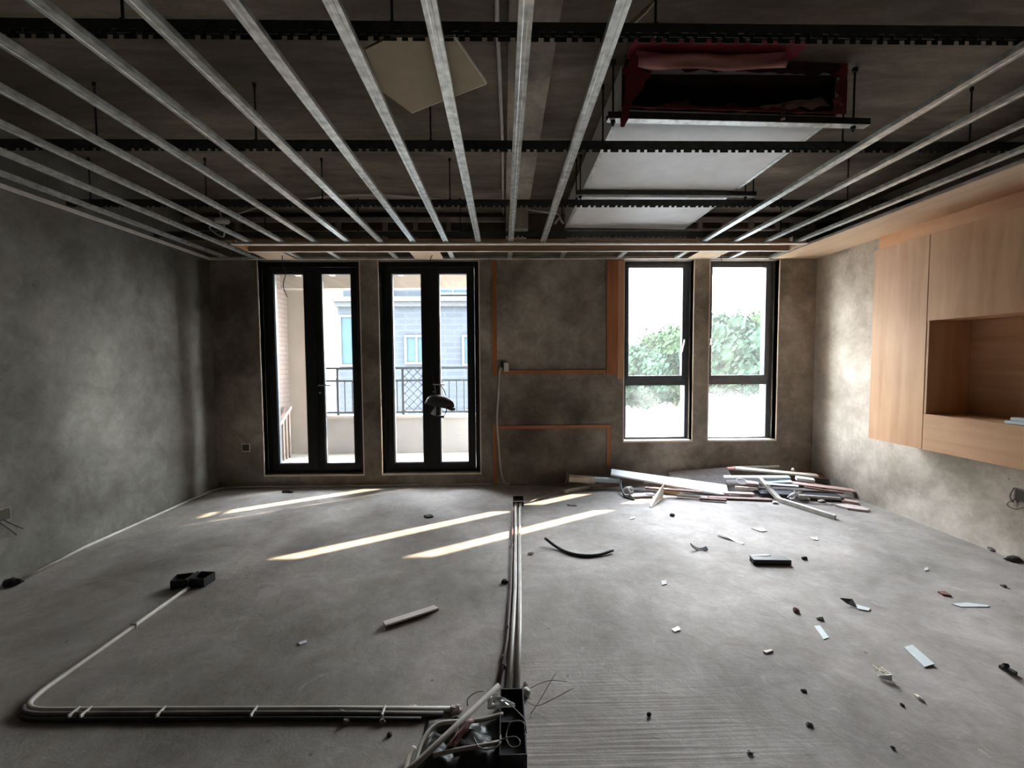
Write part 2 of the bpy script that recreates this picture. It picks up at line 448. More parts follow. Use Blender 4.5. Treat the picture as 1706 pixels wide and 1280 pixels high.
class MB:
    def __init__(s):
        s.v = []
        s.f = []
    def add(s, vs_, fs_):
        k = len(s.v)
        s.v += [tuple(v) for v in vs_]
        s.f += [tuple(i + k for i in f) for f in fs_]
        return s
    def box(s, x0, x1, y0, y1, z0, z1):
        return s.add([(x0, y0, z0), (x1, y0, z0), (x1, y1, z0), (x0, y1, z0), (x0, y0, z1), (x1, y0, z1), (x1, y1, z1), (x0, y1, z1)],
                     [(0, 3, 2, 1), (4, 5, 6, 7), (0, 1, 5, 4), (1, 2, 6, 5), (2, 3, 7, 6), (3, 0, 4, 7)])
    def bar(s, a, b, w, h, roll=0.0, w2=None, h2=None, cut=0.0):
        """rectangular bar from a to b: w across, h upwards; cut slants its far end"""
        a, b = Vector(a), Vector(b)
        d = (b - a).normalized()
        side = d.cross(Vector((0, 0, 1)))
        if side.length < 1e-4:
            side = Vector((1, 0, 0))
        side.normalize()
        up = side.cross(d)
        q = Matrix.Rotation(roll, 3, d)
        side, up = q @ side, q @ up
        w2 = w if w2 is None else w2
        h2 = h if h2 is None else h2
        p = []
        for c, ww, hh, k in ((a, w, h, 0), (b, w2, h2, cut)):
            for sx, sz in ((-1, -1), (1, -1), (1, 1), (-1, 1)):
                p.append(c + side * sx * ww / 2 + up * sz * hh / 2 + d * k * sx)
        return s.add(p, [(0, 1, 2, 3), (7, 6, 5, 4), (0, 4, 5, 1), (1, 5, 6, 2), (2, 6, 7, 3), (3, 7, 4, 0)])
    def tube(s, pts, r, n=8, cap=True, hollow=False):
        pts = [Vector(p) for p in pts]
        k = len(s.v)
        prev = None
        for i, p in enumerate(pts):
            if i == 0: d = pts[1] - pts[0]
            elif i == len(pts) - 1: d = pts[-1] - pts[-2]
            else: d = (pts[i + 1] - p).normalized() + (p - pts[i - 1]).normalized()
            d.normalize()
            if prev is None:
                ref = Vector((0, 0, 1)) if abs(d.z) < 0.9 else Vector((1, 0, 0))
                u = d.cross(ref).normalized()
            else:
                u = (prev - d * prev.dot(d)).normalized()
            prev = u
            w = d.cross(u)
            rr = r[i] if isinstance(r, (list, tuple)) else r
            for j in range(n):
                t = 2 * math.pi * j / n
                s.v.append(tuple(p + u * math.cos(t) * rr + w * math.sin(t) * rr))
        for i in range(len(pts) - 1):
            for j in range(n):
                a = k + i * n + j
                b = k + i * n + (j + 1) % n
                s.f.append((a, b, b + n, a + n))
        if cap:
            s.f.append(tuple(k + j for j in range(n))[::-1])
            e = k + (len(pts) - 1) * n
            s.f.append(tuple(e + j for j in range(n)))
        return s
    def prism(s, prof, a, b, axis):
        """closed 2D profile extruded along an axis from a to b"""
        n = len(prof)
        def put(p, t):
            if axis == 'Y': return (p[0], t, p[1])
            if axis == 'X': return (t, p[0], p[1])
            return (p[0], p[1], t)
        vs_ = [put(p, a) for p in prof] + [put(p, b) for p in prof]
        fs_ = [(i, (i + 1) % n, n + (i + 1) % n, n + i) for i in range(n)]
        fs_ += [tuple(range(n))[::-1], tuple(range(n, 2 * n))]
        return s.add(vs_, fs_)
    def slab(s, quad, t):
        """thin plate: polygon corners with thickness t along its normal"""
        q = [Vector(p) for p in quad]
        n = (q[1] - q[0]).cross(q[2] - q[0]).normalized()
        k = len(q)
        vs_ = [p + n * t / 2 for p in q] + [p - n * t / 2 for p in q]
        fs_ = [tuple(range(k)), tuple(range(k, 2 * k))[::-1]]
        fs_ += [(i, k + i, k + (i + 1) % k, (i + 1) % k) for i in range(k)]
        return s.add(vs_, fs_)
    def sheet(s, fn, nu, nv, t=0.0015):
        """thin curved sheet with thickness; fn(u,v) gives a point"""
        P = [[Vector(fn(i / nu, j / nv)) for j in range(nv + 1)] for i in range(nu + 1)]
        N = []
        for i in range(nu + 1):
            row = []
            for j in range(nv + 1):
                a = P[min(i + 1, nu)][j] - P[max(i - 1, 0)][j]
                b = P[i][min(j + 1, nv)] - P[i][max(j - 1, 0)]
                nn = a.cross(b)
                row.append(nn.normalized() if nn.length > 1e-9 else Vector((0, 0, 1)))
            N.append(row)
        vs_ = [P[i][j] + N[i][j] * t / 2 for i in range(nu + 1) for j in range(nv + 1)]
        vs_ += [P[i][j] - N[i][j] * t / 2 for i in range(nu + 1) for j in range(nv + 1)]
        q = (nu + 1) * (nv + 1)
        I = lambda i, j: i * (nv + 1) + j
        fs_ = []
        for i in range(nu):
            for j in range(nv):
                fs_.append((I(i, j), I(i + 1, j), I(i + 1, j + 1), I(i, j + 1)))
                fs_.append((q + I(i, j + 1), q + I(i + 1, j + 1), q + I(i + 1, j), q + I(i, j)))
        for i in range(nu):
            fs_.append((I(i, 0), q + I(i, 0), q + I(i + 1, 0), I(i + 1, 0)))
            fs_.append((I(i + 1, nv), q + I(i + 1, nv), q + I(i, nv), I(i, nv)))
        for j in range(nv):
            fs_.append((I(0, j + 1), q + I(0, j + 1), q + I(0, j), I(0, j)))
            fs_.append((I(nu, j), q + I(nu, j), q + I(nu, j + 1), I(nu, j + 1)))
        return s.add(vs_, fs_)
    def blob(s, c, r, seed=0, amp=0.35, flat=True, sub=2):
        bm = bmesh.new()
        bmesh.ops.create_icosphere(bm, subdivisions=sub, radius=1.0)
        vs_ = []
        for v in bm.verts:
            k = 1 + amp * noise.noise(v.co * 1.7 + Vector((seed * 3.1, seed * 1.7, seed)))
            p = Vector((v.co.x * r[0], v.co.y * r[1], v.co.z * r[2])) * k
            if flat: p.z = max(p.z, -r[2] * 0.55)
            vs_.append(Vector(c) + p)
        fs_ = [tuple(v.index for v in f.verts) for f in bm.faces]
        bm.free()
        return s.add(vs_, fs_)
    def lathe(s, c, prof, n=20):
        k = len(s.v)
        for (r_, z) in prof:
            for j in range(n):
                t = 2 * math.pi * j / n
                s.v.append((c[0] + r_ * math.cos(t), c[1] + r_ * math.sin(t), c[2] + z))
        for i in range(len(prof) - 1):
            for j in range(n):
                a = k + i * n + j
                b = k + i * n + (j + 1) % n
                s.f.append((a, b, b + n, a + n))
        s.f.append(tuple(k + j for j in range(n))[::-1])
        e = k + (len(prof) - 1) * n
        s.f.append(tuple(e + j for j in range(n)))
        return s
    def build(s, name, mat, parent=None, label=None, cat=None, group=None, kind=None, smooth=False, bevel=0.0, origin=None):
        V = [Vector(v) for v in s.v]
        if parent is not None:
            off = world_loc(parent)
        elif origin is not None:
            off = Vector(origin)
        elif kind == 'structure':
            off = Vector((0, 0, 0))
        else:
            xs = [v.x for v in V]; ys = [v.y for v in V]; zs = [v.z for v in V]
            off = Vector(((min(xs) + max(xs)) / 2, (min(ys) + max(ys)) / 2, min(zs)))
        me = bpy.data.meshes.new(name)
        me.from_pydata([tuple(v - off) for v in V], [], s.f)
        bm = bmesh.new()
        bm.from_mesh(me)
        bmesh.ops.recalc_face_normals(bm, faces=bm.faces)
        if bevel:
            ed = [e for e in bm.edges if len(e.link_faces) == 2 and e.calc_face_angle(0) > 0.6]
            bmesh.ops.bevel(bm, geom=ed, offset=bevel, segments=1, affect='EDGES', clamp_overlap=True)
        bm.to_mesh(me)
        bm.free()
        if smooth:
            for p in me.polygons: p.use_smooth = True
        me.materials.append(M[mat] if isinstance(mat, str) else mat)
        o = bpy.data.objects.new(name, me)
        COL.objects.link(o)
        if parent is not None:
            o.parent = parent
        else:
            o.location = off
        tag(o, label, cat, group, kind)
        return o

def tag(o, label=None, cat=None, group=None, kind=None):
    if label: o['label'] = label
    if cat: o['category'] = cat
    if group: o['group'] = group
    if kind: o['kind'] = kind
    return o

def thing(name, loc, label, cat, group=None, kind=None):
    o = bpy.data.objects.new(name, None)
    o.empty_display_size = 0.05
    COL.objects.link(o)
    o.location = loc
    return tag(o, label, cat, group, kind)

def arc(pts, n=6):
    """smooth curve through points (Catmull-Rom)"""
    P = [Vector(p) for p in pts]
    P = [P[0] * 2 - P[1]] + P + [P[-1] * 2 - P[-2]]
    out = []
    for i in range(1, len(P) - 2):
        for k in range(n):
            t = k / n
            a, b, c, d = P[i - 1], P[i], P[i + 1], P[i + 2]
            out.append(0.5 * ((2 * b) + (c - a) * t + (2 * a - 5 * b + 4 * c - d) * t * t + (3 * b - a - 3 * c + d) * t ** 3))
    out.append(P[-2])
    return out

ORD = ['first', 'second', 'third', 'fourth', 'fifth', 'sixth', 'seventh', 'eighth', 'ninth', 'tenth', 'eleventh', 'twelfth']

# ------------------------------------------------------------------ room shell
XL, XR, YB, YF, ZS, ZC = -3.12, 3.44, 4.884, -4.5, 2.833, 2.47
MB().box(XL - 0.2, XR + 0.2, YF - 0.2, YB + 0.33, -0.15, 0).build('floor', 'floor', kind='structure', label='bare grey cement floor with ridges and dust', cat='floor')
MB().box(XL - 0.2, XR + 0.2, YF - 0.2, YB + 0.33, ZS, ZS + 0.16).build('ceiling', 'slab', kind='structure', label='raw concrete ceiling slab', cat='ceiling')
wl = MB()
wl.box(XL - 0.2, XL, YF - 0.2, YB + 0.33, 0, ZS)
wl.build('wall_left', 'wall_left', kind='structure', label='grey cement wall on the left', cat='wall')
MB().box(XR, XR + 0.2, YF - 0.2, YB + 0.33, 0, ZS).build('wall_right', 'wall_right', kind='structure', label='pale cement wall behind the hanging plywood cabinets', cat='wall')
D1, D2, W1, W2 = (-2.61, -1.54), (-1.33, -0.26), (1.328, 2.083), (2.266, 3.024)
wb = MB()
y0, y1 = YB, YB + 0.33
xs_ = [XL, D1[0], D1[1], D2[0], D2[1], W1[0], W1[1], W2[0], W2[1], XR]
for i in range(9):
    a, b = xs_[i], xs_[i + 1]
    if i in (1, 3):
        wb.box(a, b, y0, y1, 0, 0.135); wb.box(a, b, y0, y1, 2.452, ZS)
    elif i in (5, 7):
        wb.box(a, b, y0, y1, 0, 0.473); wb.box(a, b, y0, y0 + 0.19, 2.452, ZS)
    else:
        wb.box(a, b, y0, y1, 0, ZS)
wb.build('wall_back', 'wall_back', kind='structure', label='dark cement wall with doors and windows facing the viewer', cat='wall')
wf = MB()
wf.box(XL, XR, YF - 0.2, YF, 0, ZS)
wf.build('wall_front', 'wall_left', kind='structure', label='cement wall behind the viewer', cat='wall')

# thin rendered edges round the openings (proud of the wall by a few millimetres)
n_trim = 0
for (a, b), zb in ((D1, 0.135), (D2, 0.135), (W1, 0.473), (W2, 0.473)):
    t = MB()
    e = 0.012
    t.box(a - e, a, y0 - 0.004, y0 + 0.075, zb - e, 2.452)
    t.box(b, b + e, y0 - 0.004, y0 + 0.075, zb - e, 2.452)
    t.box(a - e, b + e, y0 - 0.004, y0 + 0.075, zb - e - 0.006, zb - 0.0005)
    n_trim += 1
    t.build('trim_%d' % n_trim, 'plaster', kind='structure')
# wall angle profile of the suspended ceiling
t = MB(); t.box(XL, XL + 0.022, YF, YB, ZC - 0.012, ZC - 0.009); t.box(XL, XL + 0.003, YF, YB, ZC - 0.009, ZC + 0.018)
n_trim += 1
t.build('trim_%d' % n_trim, 'white_trim', kind='structure')
t = MB(); t.box(XL, 2.9, YB - 0.024, YB, ZC - 0.012, ZC - 0.006); t.box(XL, 2.9, YB - 0.004, YB, ZC - 0.006, ZC + 0.018)
n_trim += 1
t.build('trim_%d' % n_trim, 'white_trim', kind='structure')
# shallow downstand along the slab and its lower end block
t = MB(); t.box(0.035, 0.25, YF, 4.1, ZS - 0.035, ZS); t.box(0.035, 0.235, 4.1, 4.55, 2.56, ZS)
n_trim += 1
t.build('trim_%d' % n_trim, 'beam', kind='structure')
# concrete beam over the doors and windows
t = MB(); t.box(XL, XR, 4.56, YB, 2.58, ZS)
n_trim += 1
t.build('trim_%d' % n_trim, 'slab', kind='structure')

# ------------------------------------------------------------------ doors
def door(n, X, glasses, label, lever_x):
    a, b = X
    r = thing('door_%d' % n, ((a + b) / 2, 4.99, 0.135), label, 'door', kind='structure')
    f = MB()
    yf, yk = 4.965, 5.045
    zb, zt = 0.135, 2.452
    f.box(a, a + 0.05, yf, yk, zb, zt); f.box(b - 0.05, b, yf, yk, zb, zt)
    f.box(a + 0.05, b - 0.05, yf, yk, zt - 0.055, zt); f.box(a + 0.05, b - 0.05, yf, yk, zb, zb + 0.03)
    f.build('door_frame', 'frame_black', r, bevel=0.003)
    mid = (glasses[0][1] + glasses[1][0]) / 2
    for k, (g0, g1) in enumerate(glasses):
        x0 = a + 0.054 if k == 0 else mid + 0.002
        x1 = mid - 0.002 if k == 0 else b - 0.054
        l = MB()
        yl, yl2 = 4.955, 5.02
        z0, z1 = zb + 0.034, zt - 0.06
        gz0, gz1 = 0.235, 2.328
        l.box(x0, g0, yl, yl2, z0, z1); l.box(g1, x1, yl, yl2, z0, z1)
        l.box(g0, g1, yl, yl2, z0, gz0); l.box(g0, g1, yl, yl2, gz1, z1)
        lf = l.build('door_leaf', 'frame_black', r, bevel=0.003)
        bd = MB()
        for (p0, p1) in ((g0, g0 + 0.008), (g1 - 0.008, g1)):
            bd.box(p0, p1, yl + 0.014, yl2 - 0.01, gz0, gz1)
        bd.box(g0 + 0.008, g1 - 0.008, yl + 0.014, yl2 - 0.01, gz0, gz0 + 0.008)
        bd.box(g0 + 0.008, g1 - 0.008, yl + 0.014, yl2 - 0.01, gz1 - 0.008, gz1)
        bd.build('glazing_bead', 'frame_grey', lf)
        MB().box(g0 + 0.001, g1 - 0.001, 4.985, 4.991, gz0 + 0.001, gz1 - 0.001).build('glass_pane', 'glass', lf)
    # astragal on the meeting stiles
    MB().box(mid - 0.022, mid + 0.022, 4.942, 4.955, zb + 0.04, zt - 0.065).build('astragal', 'frame_black', r, bevel=0.002)
    h = MB()
    h.box(lever_x - 0.016, lever_x + 0.016, 4.944, 4.955, 1.00, 1.135)
    hp = h.build('lock_plate', 'frame_black', r)
    lv = MB()
    lv.tube([(lever_x, 4.946, 1.111), (lever_x, 4.905, 1.111)], 0.008, 8)
    lv.tube(arc([(lever_x - 0.005, 4.906, 1.111), (lever_x + 0.05, 4.903, 1.111), (lever_x + 0.128, 4.906, 1.109)], 3), 0.0075, 8)
    lv.build('lever_handle', 'chrome', hp, smooth=True)
    cyl = MB().tube([(lever_x, 4.946, 1.028), (lever_x, 4.932, 1.028)], 0.011, 10)
    cyl.build('lock_cylinder', 'chrome', hp)
    return r

door(1, D1, ((-2.489, -2.167), (-1.976, -1.654)), 'left-hand black balcony double door with two tall glass panes', -2.012)
door(2, D2, ((-1.212, -0.890), (-0.700, -0.388)), 'right-hand black balcony double door with a black helmet on its handle', -0.766)

# ------------------------------------------------------------------ windows
def window(n, X, up, lo, label, hx):
    a, b = X
    r = thing('window_%d' % n, ((a + b) / 2, 5.02, 0.473), label, 'window', kind='structure')
    zb, zt = 0.473, 2.452
    f = MB()
    yf, yk = 4.99, 5.06
    f.box(a, lo[0] , yf, yk, zb, 1.10); f.box(lo[1], b, yf, yk, zb, 1.10)
    f.box(a, a + 0.045, yf, yk, 1.10, zt); f.box(b - 0.045, b, yf, yk, 1.10, zt)
    f.box(a + 0.045, b - 0.045, yf, yk, zt - 0.04, zt)
    f.box(lo[0], lo[1], yf, yk, zb, lo[2]); f.box(lo[0], lo[1], yf, yk, lo[3], 1.10)
    f.box(a + 0.045, b - 0.045, yf, yk, 1.10, 1.155)
    f.build('window_frame', 'frame_grey', r, bevel=0.002)
    s_ = MB()
    sx0, sx1, sz0, sz1 = a + 0.04, b - 0.04, 1.135, zt - 0.035
    ys, yk2 = 4.972, 4.992
    s_.box(sx0, up[0], ys, yk2, sz0, sz1); s_.box(up[1], sx1, ys, yk2, sz0, sz1)
    s_.box(up[0], up[1], ys, yk2, sz0, up[2]); s_.box(up[0], up[1], ys, yk2, up[3], sz1)
    s_.box(up[0] - 0.02, up[0], yk2, 5.03, up[2] - 0.02, up[3] + 0.02); s_.box(up[1], up[1] + 0.02, yk2, 5.03, up[2] - 0.02, up[3] + 0.02)
    sash = s_.build('sash', 'frame_grey', r, bevel=0.002)
    MB().box(up[0] - 0.01, up[1] + 0.01, 5.0, 5.006, up[2] - 0.01, up[3] + 0.01).build('upper_pane', 'glass_clear', sash)
    MB().box(lo[0] - 0.005, lo[1] + 0.005, 5.02, 5.026, lo[2] - 0.005, lo[3] + 0.005).build('lower_pane', 'glass_dusty', r, label='dusty lower glass pane')
    h = MB()
    h.box(hx - 0.012, hx + 0.012, ys - 0.014, ys, 1.53, 1.60)
    h.bar((hx, ys - 0.02, 1.585), (hx - 0.03, ys - 0.026, 1.45), 0.018, 0.012)
    h.build('window_handle', 'chrome', sash, bevel=0.002)
    return r

window(1, W1, (1.402, 2.0, 1.19, 2.383), (1.377, 2.043, 0.496, 1.078), 'left-hand grey framed window of the pair', 2.022)
window(2, W2, (2.334, 2.934, 1.19, 2.386), (2.308, 2.971, 0.487, 1.084), 'right-hand grey framed window of the pair, nearer the cabinets', 2.308)

# ------------------------------------------------------------------ suspended ceiling grid
def furring(x, y_a, y_b, label):
    w = 0.024
    z0 = ZC - 0.004
    prof = [(-w, z0 + 0.022), (-w, z0), (-0.009, z0), (-0.006, z0 + 0.002), (0.006, z0 + 0.002), (0.009, z0), (w, z0), (w, z0 + 0.022),
            (w - 0.006, z0 + 0.022), (w - 0.006, z0 + 0.020), (w - 0.002, z0 + 0.020), (w - 0.002, z0 + 0.004), (-w + 0.002, z0 + 0.004),
            (-w + 0.002, z0 + 0.020), (-w + 0.006, z0 + 0.020), (-w + 0.006, z0 + 0.022)]
    m = MB().prism([(x + p[0], p[1]) for p in prof], y_a, y_b, 'Y')
    return m.build('furring_channel', 'galv', label=label, cat='channel', group='furring channels of the suspended ceiling')
k = 0
for i in range(-10, 2):
    x = 0.080 + 0.3006 * i
    ye = YB - 0.002 if x < -2.5 else 4.243
    furring(x, YF + 0.02, ye, 'galvanised furring channel, %s from the left wall' % ORD[k])
    k += 1
k = 0
for i in range(6, 10):
    x = 0.080 + 0.3006 * i
    furring(x, YF + 0.02, 4.243, 'galvanised furring channel, %s to the right of the silver duct' % ORD[k])
    k += 1
RODX = [-2.95, -2.13, -1.30, -0.378, 0.545, 1.855, 2.56]
ROWS = [(1.627, 'nearest the viewer'), (2.46, 'second from the viewer'), (3.33, 'third from the viewer'), (4.13, 'farthest from the viewer')]
for ri, (y, wh) in enumerate(ROWS):
    r = thing('ceiling_runner', (0.0, y, 2.49), 'black toothed ceiling runner across the room, %s' % wh, 'runner', 'toothed runners above the furring channels')
    m = MB()
    zb, zt = 2.4895, 2.536
    xa, xb = XL + 0.01, XR - 0.01
    m.box(xa, xb, y - 0.015, y + 0.015, zt - 0.002, zt)
    m.box(xa, xb, y - 0.015, y - 0.0135, zb + 0.014, zt - 0.002); m.box(xa, xb, y + 0.0135, y + 0.015, zb + 0.014, zt - 0.002)
    m.build('runner_web', 'galv_dark', r)
    tt = MB()
    x = xa
    while x < xb - 0.06:
        for d0, d1 in ((0.0, 0.044), (0.062, 0.084)):
            e = min(x + d1, xb)
            tt.box(x + d0, e, y - 0.015, y - 0.0135, zb, zb + 0.014)
            tt.box(x + d0, e, y + 0.0135, y + 0.015, zb, zb + 0.014)
        x += 0.100
    tt.build('runner_teeth', 'galv_dark', r, kind='stuff')
    for k, x in enumerate(RODX):
        if ri == 0 and k in (5, 6): continue
        if ri == 1 and k == 0: continue
        if ri == 3 and k in (0, 5): continue
        if k in (5,) and ri in (1,): pass
        nm = 'black threaded rod over the runner %s, %s from the left' % (wh, ORD[k])
        h = thing('hanger_rod', (x, y, zt), nm, 'rod', 'hanger rods from the slab')
        MB().tube([(x, y, 2.50), (x, y, ZS - 0.001)], 0.0048, 6).build('rod', 'rod', h)
        MB().tube([(x, y, zt), (x, y, zt + 0.008)], 0.011, 6).build('nut', 'rod', h)
        MB().tube([(x, y, ZS - 0.022), (x, y, ZS - 0.001)], 0.009, 8).build('anchor', 'rod', h)

# slot frame in front of the doors and windows
r = thing('slot_frame', (0.19, 4.36, 2.44), 'long plywood slot frame across the ceiling edge before the doors', 'frame')
sx0, sx1 = -2.475, 2.86
def board(name, q, mat): return MB().box(*q).build(name, mat, r)
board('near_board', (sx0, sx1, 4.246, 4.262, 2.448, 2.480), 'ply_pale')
board('far_board', (sx0, sx1, 4.466, 4.482, 2.448, 2.565), 'ply_shaded')  # darker wood tone carries the shade on the inner face
board('end_board', (sx0 - 0.016, sx0, 4.246, 4.482, 2.448, 2.50), 'orange_wood')  # orange tone carries the light on this end's inner face
board('end_board', (sx1, sx1 + 0.016, 4.246, 4.482, 2.448, 2.50), 'ply_pale')
board('edge_trim', (sx0 - 0.016, sx1 + 0.016, 4.208, 4.2455, 2.448, 2.4605), 'white_trim')
board('edge_trim', (sx0 - 0.016, sx1 + 0.016, 4.4825, 4.515, 2.448, 2.4605), 'white_trim')
STUB = [(-2.146, 4.649, 2.460), (-1.730, 4.652, 2.460), (-1.128, 4.657, 2.460), (-0.529, 4.661, 2.460), (0.081, 4.665, 2.460), (0.633, 4.669, 2.460), (1.251, 4.674, 2.460), (1.880, 4.679, 2.460), (2.475, 4.683, 2.460), (2.909, 4.686, 2.460)]
for k, p in enumerate(STUB):
    x = p[0]
    prof = [(x - 0.024, 2.462), (x + 0.024, 2.462), (x + 0.024, 2.484), (x + 0.022, 2.484), (x + 0.022, 2.464), (x - 0.022, 2.464), (x - 0.022, 2.484), (x - 0.024, 2.484)]
    MB().prism(prof, 4.497, YB - 0.026, 'Y').build('ceiling_noggin', 'galv', label='short galvanised noggin behind the slot frame, %s from the left' % ORD[k], cat='channel', group='short noggins along the back wall')
for k, (px, wx) in enumerate(((-2.33, 'over the left balcony door'), (-0.76, 'over the right balcony door'), (2.18, 'over the two windows'))):
    r = thing('ceiling_plate', (px, 4.68, 2.46), 'small plywood plate with a dangling wire, %s' % wx, 'plate', 'plywood plates by the back wall')
    MB().box(px - 0.17, px + 0.13, 4.50, 4.858, 2.4605, 2.4615 + 0.009).build('plate', 'ply_pale', r)
    if k == 0: pts = [(-2.262, 4.700, 2.454), (-2.258, 4.700, 2.375), (-2.231, 4.700, 2.283), (-2.258, 4.700, 2.179), (-2.249, 4.700, 2.100), (-2.220, 4.700, 2.038)]
    elif k == 1: pts = [(-0.719, 4.700, 2.476), (-0.738, 4.700, 2.439), (-0.751, 4.700, 2.390)]
    else: pts = [(2.294, 4.700, 2.471), (2.288, 4.700, 2.433), (2.301, 4.700, 2.396)]
    MB().tube(arc([(pts[0][0], pts[0][1], 2.464)] + pts[1:]), 0.0035 if k else 0.0042, 6).build('wire', 'wire_dark', r)

# metal stud frame hanging in the dark gap above the slot frame
r = thing('stud_frame', (0.0, 4.5, 2.6), 'grey metal stud frame on the beam above the slot frame', 'frame')
MB().box(XL + 0.02, 0.03, 4.49, 4.54, ZS - 0.09, ZS - 0.05).build('top_rail', 'pipe_dirty', r)
MB().box(1.72, XR - 0.02, 4.49, 4.54, ZS - 0.09, ZS - 0.05).build('top_rail', 'pipe_dirty', r)
MB().box(XL + 0.02, -0.4, 4.50, 4.55, 2.64, 2.655).build('middle_rail', 'pipe_dirty', r)
MB().box(1.75, XR - 0.02, 4.50, 4.55, 2.66, 2.675).build('middle_rail', 'pipe_dirty', r)
for x in (-2.6, -2.1, -1.62, -1.16, -0.86, -0.53, -0.26):
    MB().box(x - 0.02, x + 0.02, 4.503, 4.556, 2.50, ZS - 0.05).build('stud', 'pipe_dirty', r)
for x in (1.98, 2.24, 2.5, 2.76, 2.94, 3.12):
    MB().box(x - 0.022, x + 0.022, 4.503, 4.556, 2.50, ZS - 0.05).build('stud', 'pipe_dirty', r)

# ------------------------------------------------------------------ plywood bulkhead and wall cabinets on the right
r = thing('plywood_bulkhead', (3.19, 0.7, 2.46), 'pale plywood bulkhead running along the top of the right wall', 'bulkhead')
MB().box(2.94, XR - 0.002, YF + 0.02, YB - 0.002, 2.459, 2.474).build('soffit_board', 'ply_pale', r)
MB().box(2.928, 2.9395, YF + 0.02, YB - 0.002, 2.459, 2.478).build('edge_board', 'pipe_dirty', r)
MB().box(XR - 0.022, XR - 0.002, YF + 0.02, 4.05, 2.262, 2.4585).build('filler_panel', 'ply_y', r)

CF, CBK = 3.10, XR - 0.004
def carcass(r, ya, yb, za, zb, open_front=False):
    m = MB()
    t_ = 0.018
    m.box(CF + 0.02, CBK, ya, ya + t_, za, zb); m.box(CF + 0.02, CBK, yb - t_, yb, za, zb)
    m.box(CF + 0.02, CBK, ya + t_, yb - t_, za, za + t_); m.box(CF + 0.02, CBK, ya + t_, yb - t_, zb - t_, zb)
    m.box(CBK - 0.01, CBK, ya + t_, yb - t_, za + t_, zb - t_)
    return m.build('carcass', 'ply', r)
r = thing('wall_cabinet', (3.27, 3.47, 0.69), 'tall narrow plywood wall cabinet at the far end of the cabinet row', 'cabinet', 'hanging plywood cabinets')
carcass(r, 3.234, 3.712, 0.692, 2.258)
MB().box(CF, CF + 0.0185, 3.231, 3.714, 0.690, 2.260).build('door', 'ply', r, bevel=0.0015)
r = thing('wall_cabinet', (3.27, 2.3, 1.635), 'plywood overhead cabinet above the open niche', 'cabinet', 'hanging plywood cabinets')
carcass(r, 1.40, 3.228, 1.637, 2.258)
MB().box(CF, CF + 0.0185, 1.40, 3.227, 1.635, 2.260).build('door', 'ply', r, bevel=0.0015)
r = thing('wall_cabinet', (3.27, 2.3, 0.69), 'low plywood cabinet under the open niche', 'cabinet', 'hanging plywood cabinets')
carcass(r, 1.40, 3.228, 0.692, 0.952)
MB().box(CF, CF + 0.0185, 1.40, 3.227, 0.690, 0.954).build('drawer_front', 'ply_y', r, bevel=0.0015)
r = thing('open_niche', (3.27, 2.3, 0.955), 'open plywood niche between the upper and lower cabinets', 'shelf')
MB().box(CBK - 0.012, CBK, 1.40, 3.228, 0.956, 1.634).build('back_panel', 'ply_y', r)
MB().box(CF + 0.004, CBK - 0.013, 3.212, 3.228, 0.956, 1.634).build('side_panel', 'ply', r)
MB().box(CF + 0.004, CBK - 0.013, 1.40, 1.416, 0.956, 1.634).build('side_panel', 'ply', r)
MB().box(CBK - 0.02, CBK - 0.0125, 2.50, 2.58, 1.02, 1.10).build('socket_hole', 'socket_in', r)
for k, (xa, ya, zz, wh) in enumerate(((3.13, 2.57, 0.966, 'nearer the niche edge'), (3.19, 2.56, 0.982, 'at the back'))):
    MB().bar((xa, 2.70 + 0.02 * k, zz), (xa - 0.005, 1.5, zz), 0.045, 0.018).build('metal_strip', 'blue_board', label='pale metal strip lying in the plywood niche, %s' % wh, cat='strip', group='metal strips in the niche', bevel=0.002)

# ------------------------------------------------------------------ orange wood frames on the back wall
def strip(r, x0, x1, z0, z1, mat='ply_strip', t_=0.014):
    return MB().box(x0, x1, YB - t_, YB - 0.001, z0, z1).build('wood_strip', mat, r)
r = thing('wall_moulding', (0.55, YB, 1.2), 'upper orange wood strip frame on the back wall between door and window', 'frame')
strip(r, -0.118, -0.066, 1.20, 2.44, 'ply_strip_z', 0.010)
strip(r, -0.064, 1.128, 1.222, 1.262)
strip(r, 1.130, 1.252, 1.205, 2.44, 'ply_strip_z', 0.018)
MB().box(1.254, 1.318, YB - 0.006, YB - 0.001, 1.16, 2.44).build('lit_strip', 'ply', r, label='pale strip standing in for light on the wall beside the wide wood strip')  # plywood piece added for the orange light falling on the wall
r = thing('wall_moulding', (0.55, YB, 0.0), 'lower orange wood strip frame standing against the back wall', 'frame')
strip(r, -0.118, 1.178, 0.618, 0.655)
strip(r, -0.118, -0.072, 0.02, 0.617, 'ply_strip_z', 0.010)
strip(r, 1.136, 1.178, 0.20, 0.617, 'ply_strip_z', 0.014)

